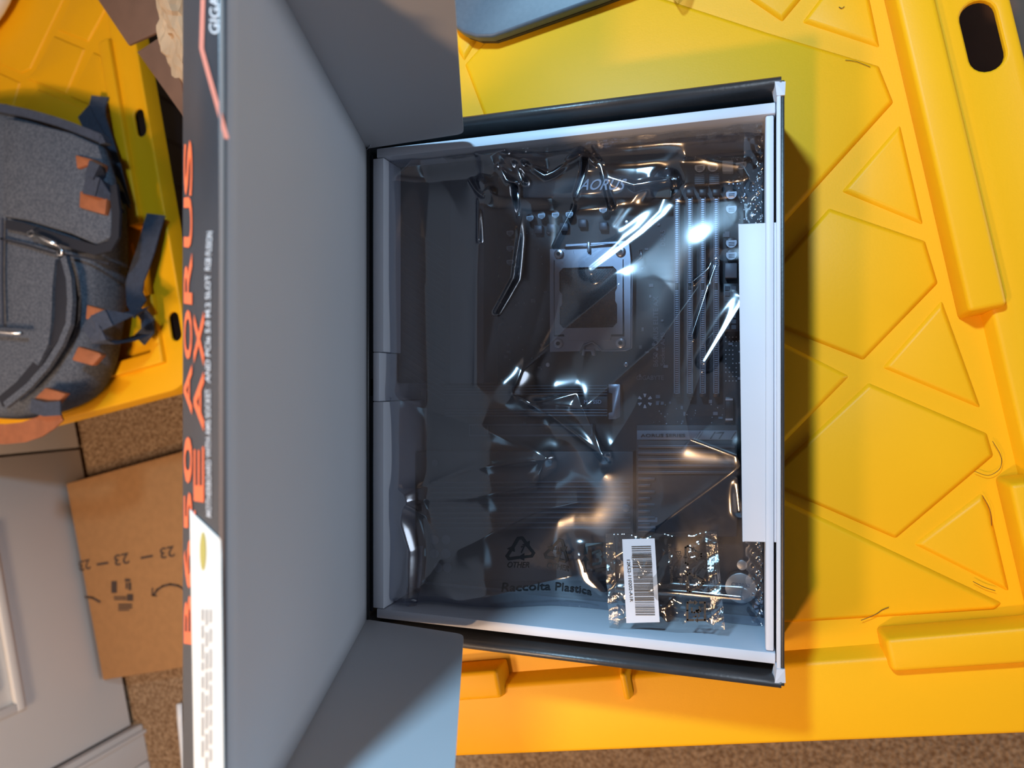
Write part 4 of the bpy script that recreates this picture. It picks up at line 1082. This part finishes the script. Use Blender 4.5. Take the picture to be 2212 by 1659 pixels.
m_.build('smile_print',M['kraftink'],car)
cstroke([(186,1289),(200,1291),(216,1300)],5).build('smile_print',M['kraftink'],car)
ii=MB()
for (u0,v0,u1,v1) in ((241,1255,253,1281),(270,1250,282,1256),(272,1258,276,1272),(278,1258,284,1275),(246,1288,274,1291),(247,1293,274,1296),(275,1283,288,1298),(256,1304,286,1308),(256,1310,286,1314),(256,1316,280,1319)):
    ii.add([P(u,v,zc1)+Vector((0,0,.0008)) for u,v in rect(u0,v0,u1,v1)],[(0,1,2,3)])
ii.build('label_print',M['kraftink'],car)
# ------------------------------------------------------------------ open carton with flaps, kraft paper (top left)
zo=-0.13
oc=thing('open_carton','open brown carton with spread flaps overlapping the left yellow lid','cardboard box',(-0.5,0.45,FZ))
def oflap(px,zs):
    t=[P(u,v,z) for (u,v),z in zip(px,zs)]; n=len(t)
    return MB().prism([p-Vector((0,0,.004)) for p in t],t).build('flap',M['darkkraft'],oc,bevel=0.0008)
oflap([(205,-10),(277,97),(372,55),(420,-120),(260,-160)],[zo-.02,zo-.02,zo,zo,zo-.02])
oflap([(296,112),(430,300),(470,180),(372,62)],[zo-.02,zo-.02,zo,zo])
cb=[P(372,62,zo),P(452,165,zo),P(540,95,zo),P(500,-90,zo),P(400,-120,zo)]
for k in range(5):
    a=cb[k]; b=cb[(k+1)%5]; ins=Vector((0,0,0))
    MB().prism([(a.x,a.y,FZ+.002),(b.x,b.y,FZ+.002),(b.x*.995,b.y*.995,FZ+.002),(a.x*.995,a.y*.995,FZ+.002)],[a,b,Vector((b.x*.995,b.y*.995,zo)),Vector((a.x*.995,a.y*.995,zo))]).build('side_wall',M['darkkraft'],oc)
kp=bmesh.new(); bmesh.ops.create_icosphere(kp,subdivisions=5,radius=0.11)
for v_ in kp.verts:
    n_=v_.co.normalized(); k_=1+0.28*noise.noise(n_*2.3)+0.16*abs(noise.noise(n_*6))-0.1*abs(noise.noise(n_*14)); v_.co=Vector((n_.x*.055*k_,n_.y*.095*k_,n_.z*.05*k_))
me=bpy.data.meshes.new('packing_paper'); kp.to_mesh(me); kp.free(); me.materials.append(M['kraftpaper'])
ko=bpy.data.objects.new('packing_paper',me); C.objects.link(ko); cc=P(432,-20,zo+0.01); ko.location=(cc.x,cc.y,zo+0.0)
tag(ko,'crumpled tan kraft packing paper bulging out of the open carton','packing paper')
# white round object at the very top left
wo=MB().cyl((P(-95,-85,z3+.03).x,P(-95,-85,z3+.03).y),0.145,z3+.021,z3+.045,48,0.15).build('white_dish',M['whiteplastic'],None,bevel=0.004)
tag(wo,'white glossy rounded dish edge in the top left corner of the tote','dish')
# brown box right of the tote stack, seen through the slot
bxx=thing('brown_carton','dark brown cardboard box standing right of the tote stack below the rim','cardboard box',(0.4,0.2,FZ))
def TT(a,b,z): p=TR(a,b,0); return Vector((p.x,p.y,z))
q=[TT(-0.026,0.95,-.10),TT(0.40,0.95,-.10),TT(0.40,0.12,-.10),TT(-0.026,0.12,-.10)]
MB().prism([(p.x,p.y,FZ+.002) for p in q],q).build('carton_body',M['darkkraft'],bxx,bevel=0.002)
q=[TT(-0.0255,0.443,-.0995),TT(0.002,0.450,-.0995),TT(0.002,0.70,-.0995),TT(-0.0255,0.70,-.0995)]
MB().prism([p-Vector((0,0,.002)) for p in q],[p+Vector((0,0,.001)) for p in q]).build('slot_dark_strip',M['blackbin'],bxx)  # black strip added on the carton to darken the view through the slot
# white cable on the carpet, left of the lid
wc=MB().tube([P(388,1520,FZ+.012),P(390,1560,FZ+.012),P(396,1620,FZ+.012),P(402,1700,FZ+.012)],0.0065,8).build('cable',M['whiteplastic'],None,smooth=True)
tag(wc,'white cable on the carpet beside the printed box flap','cable')
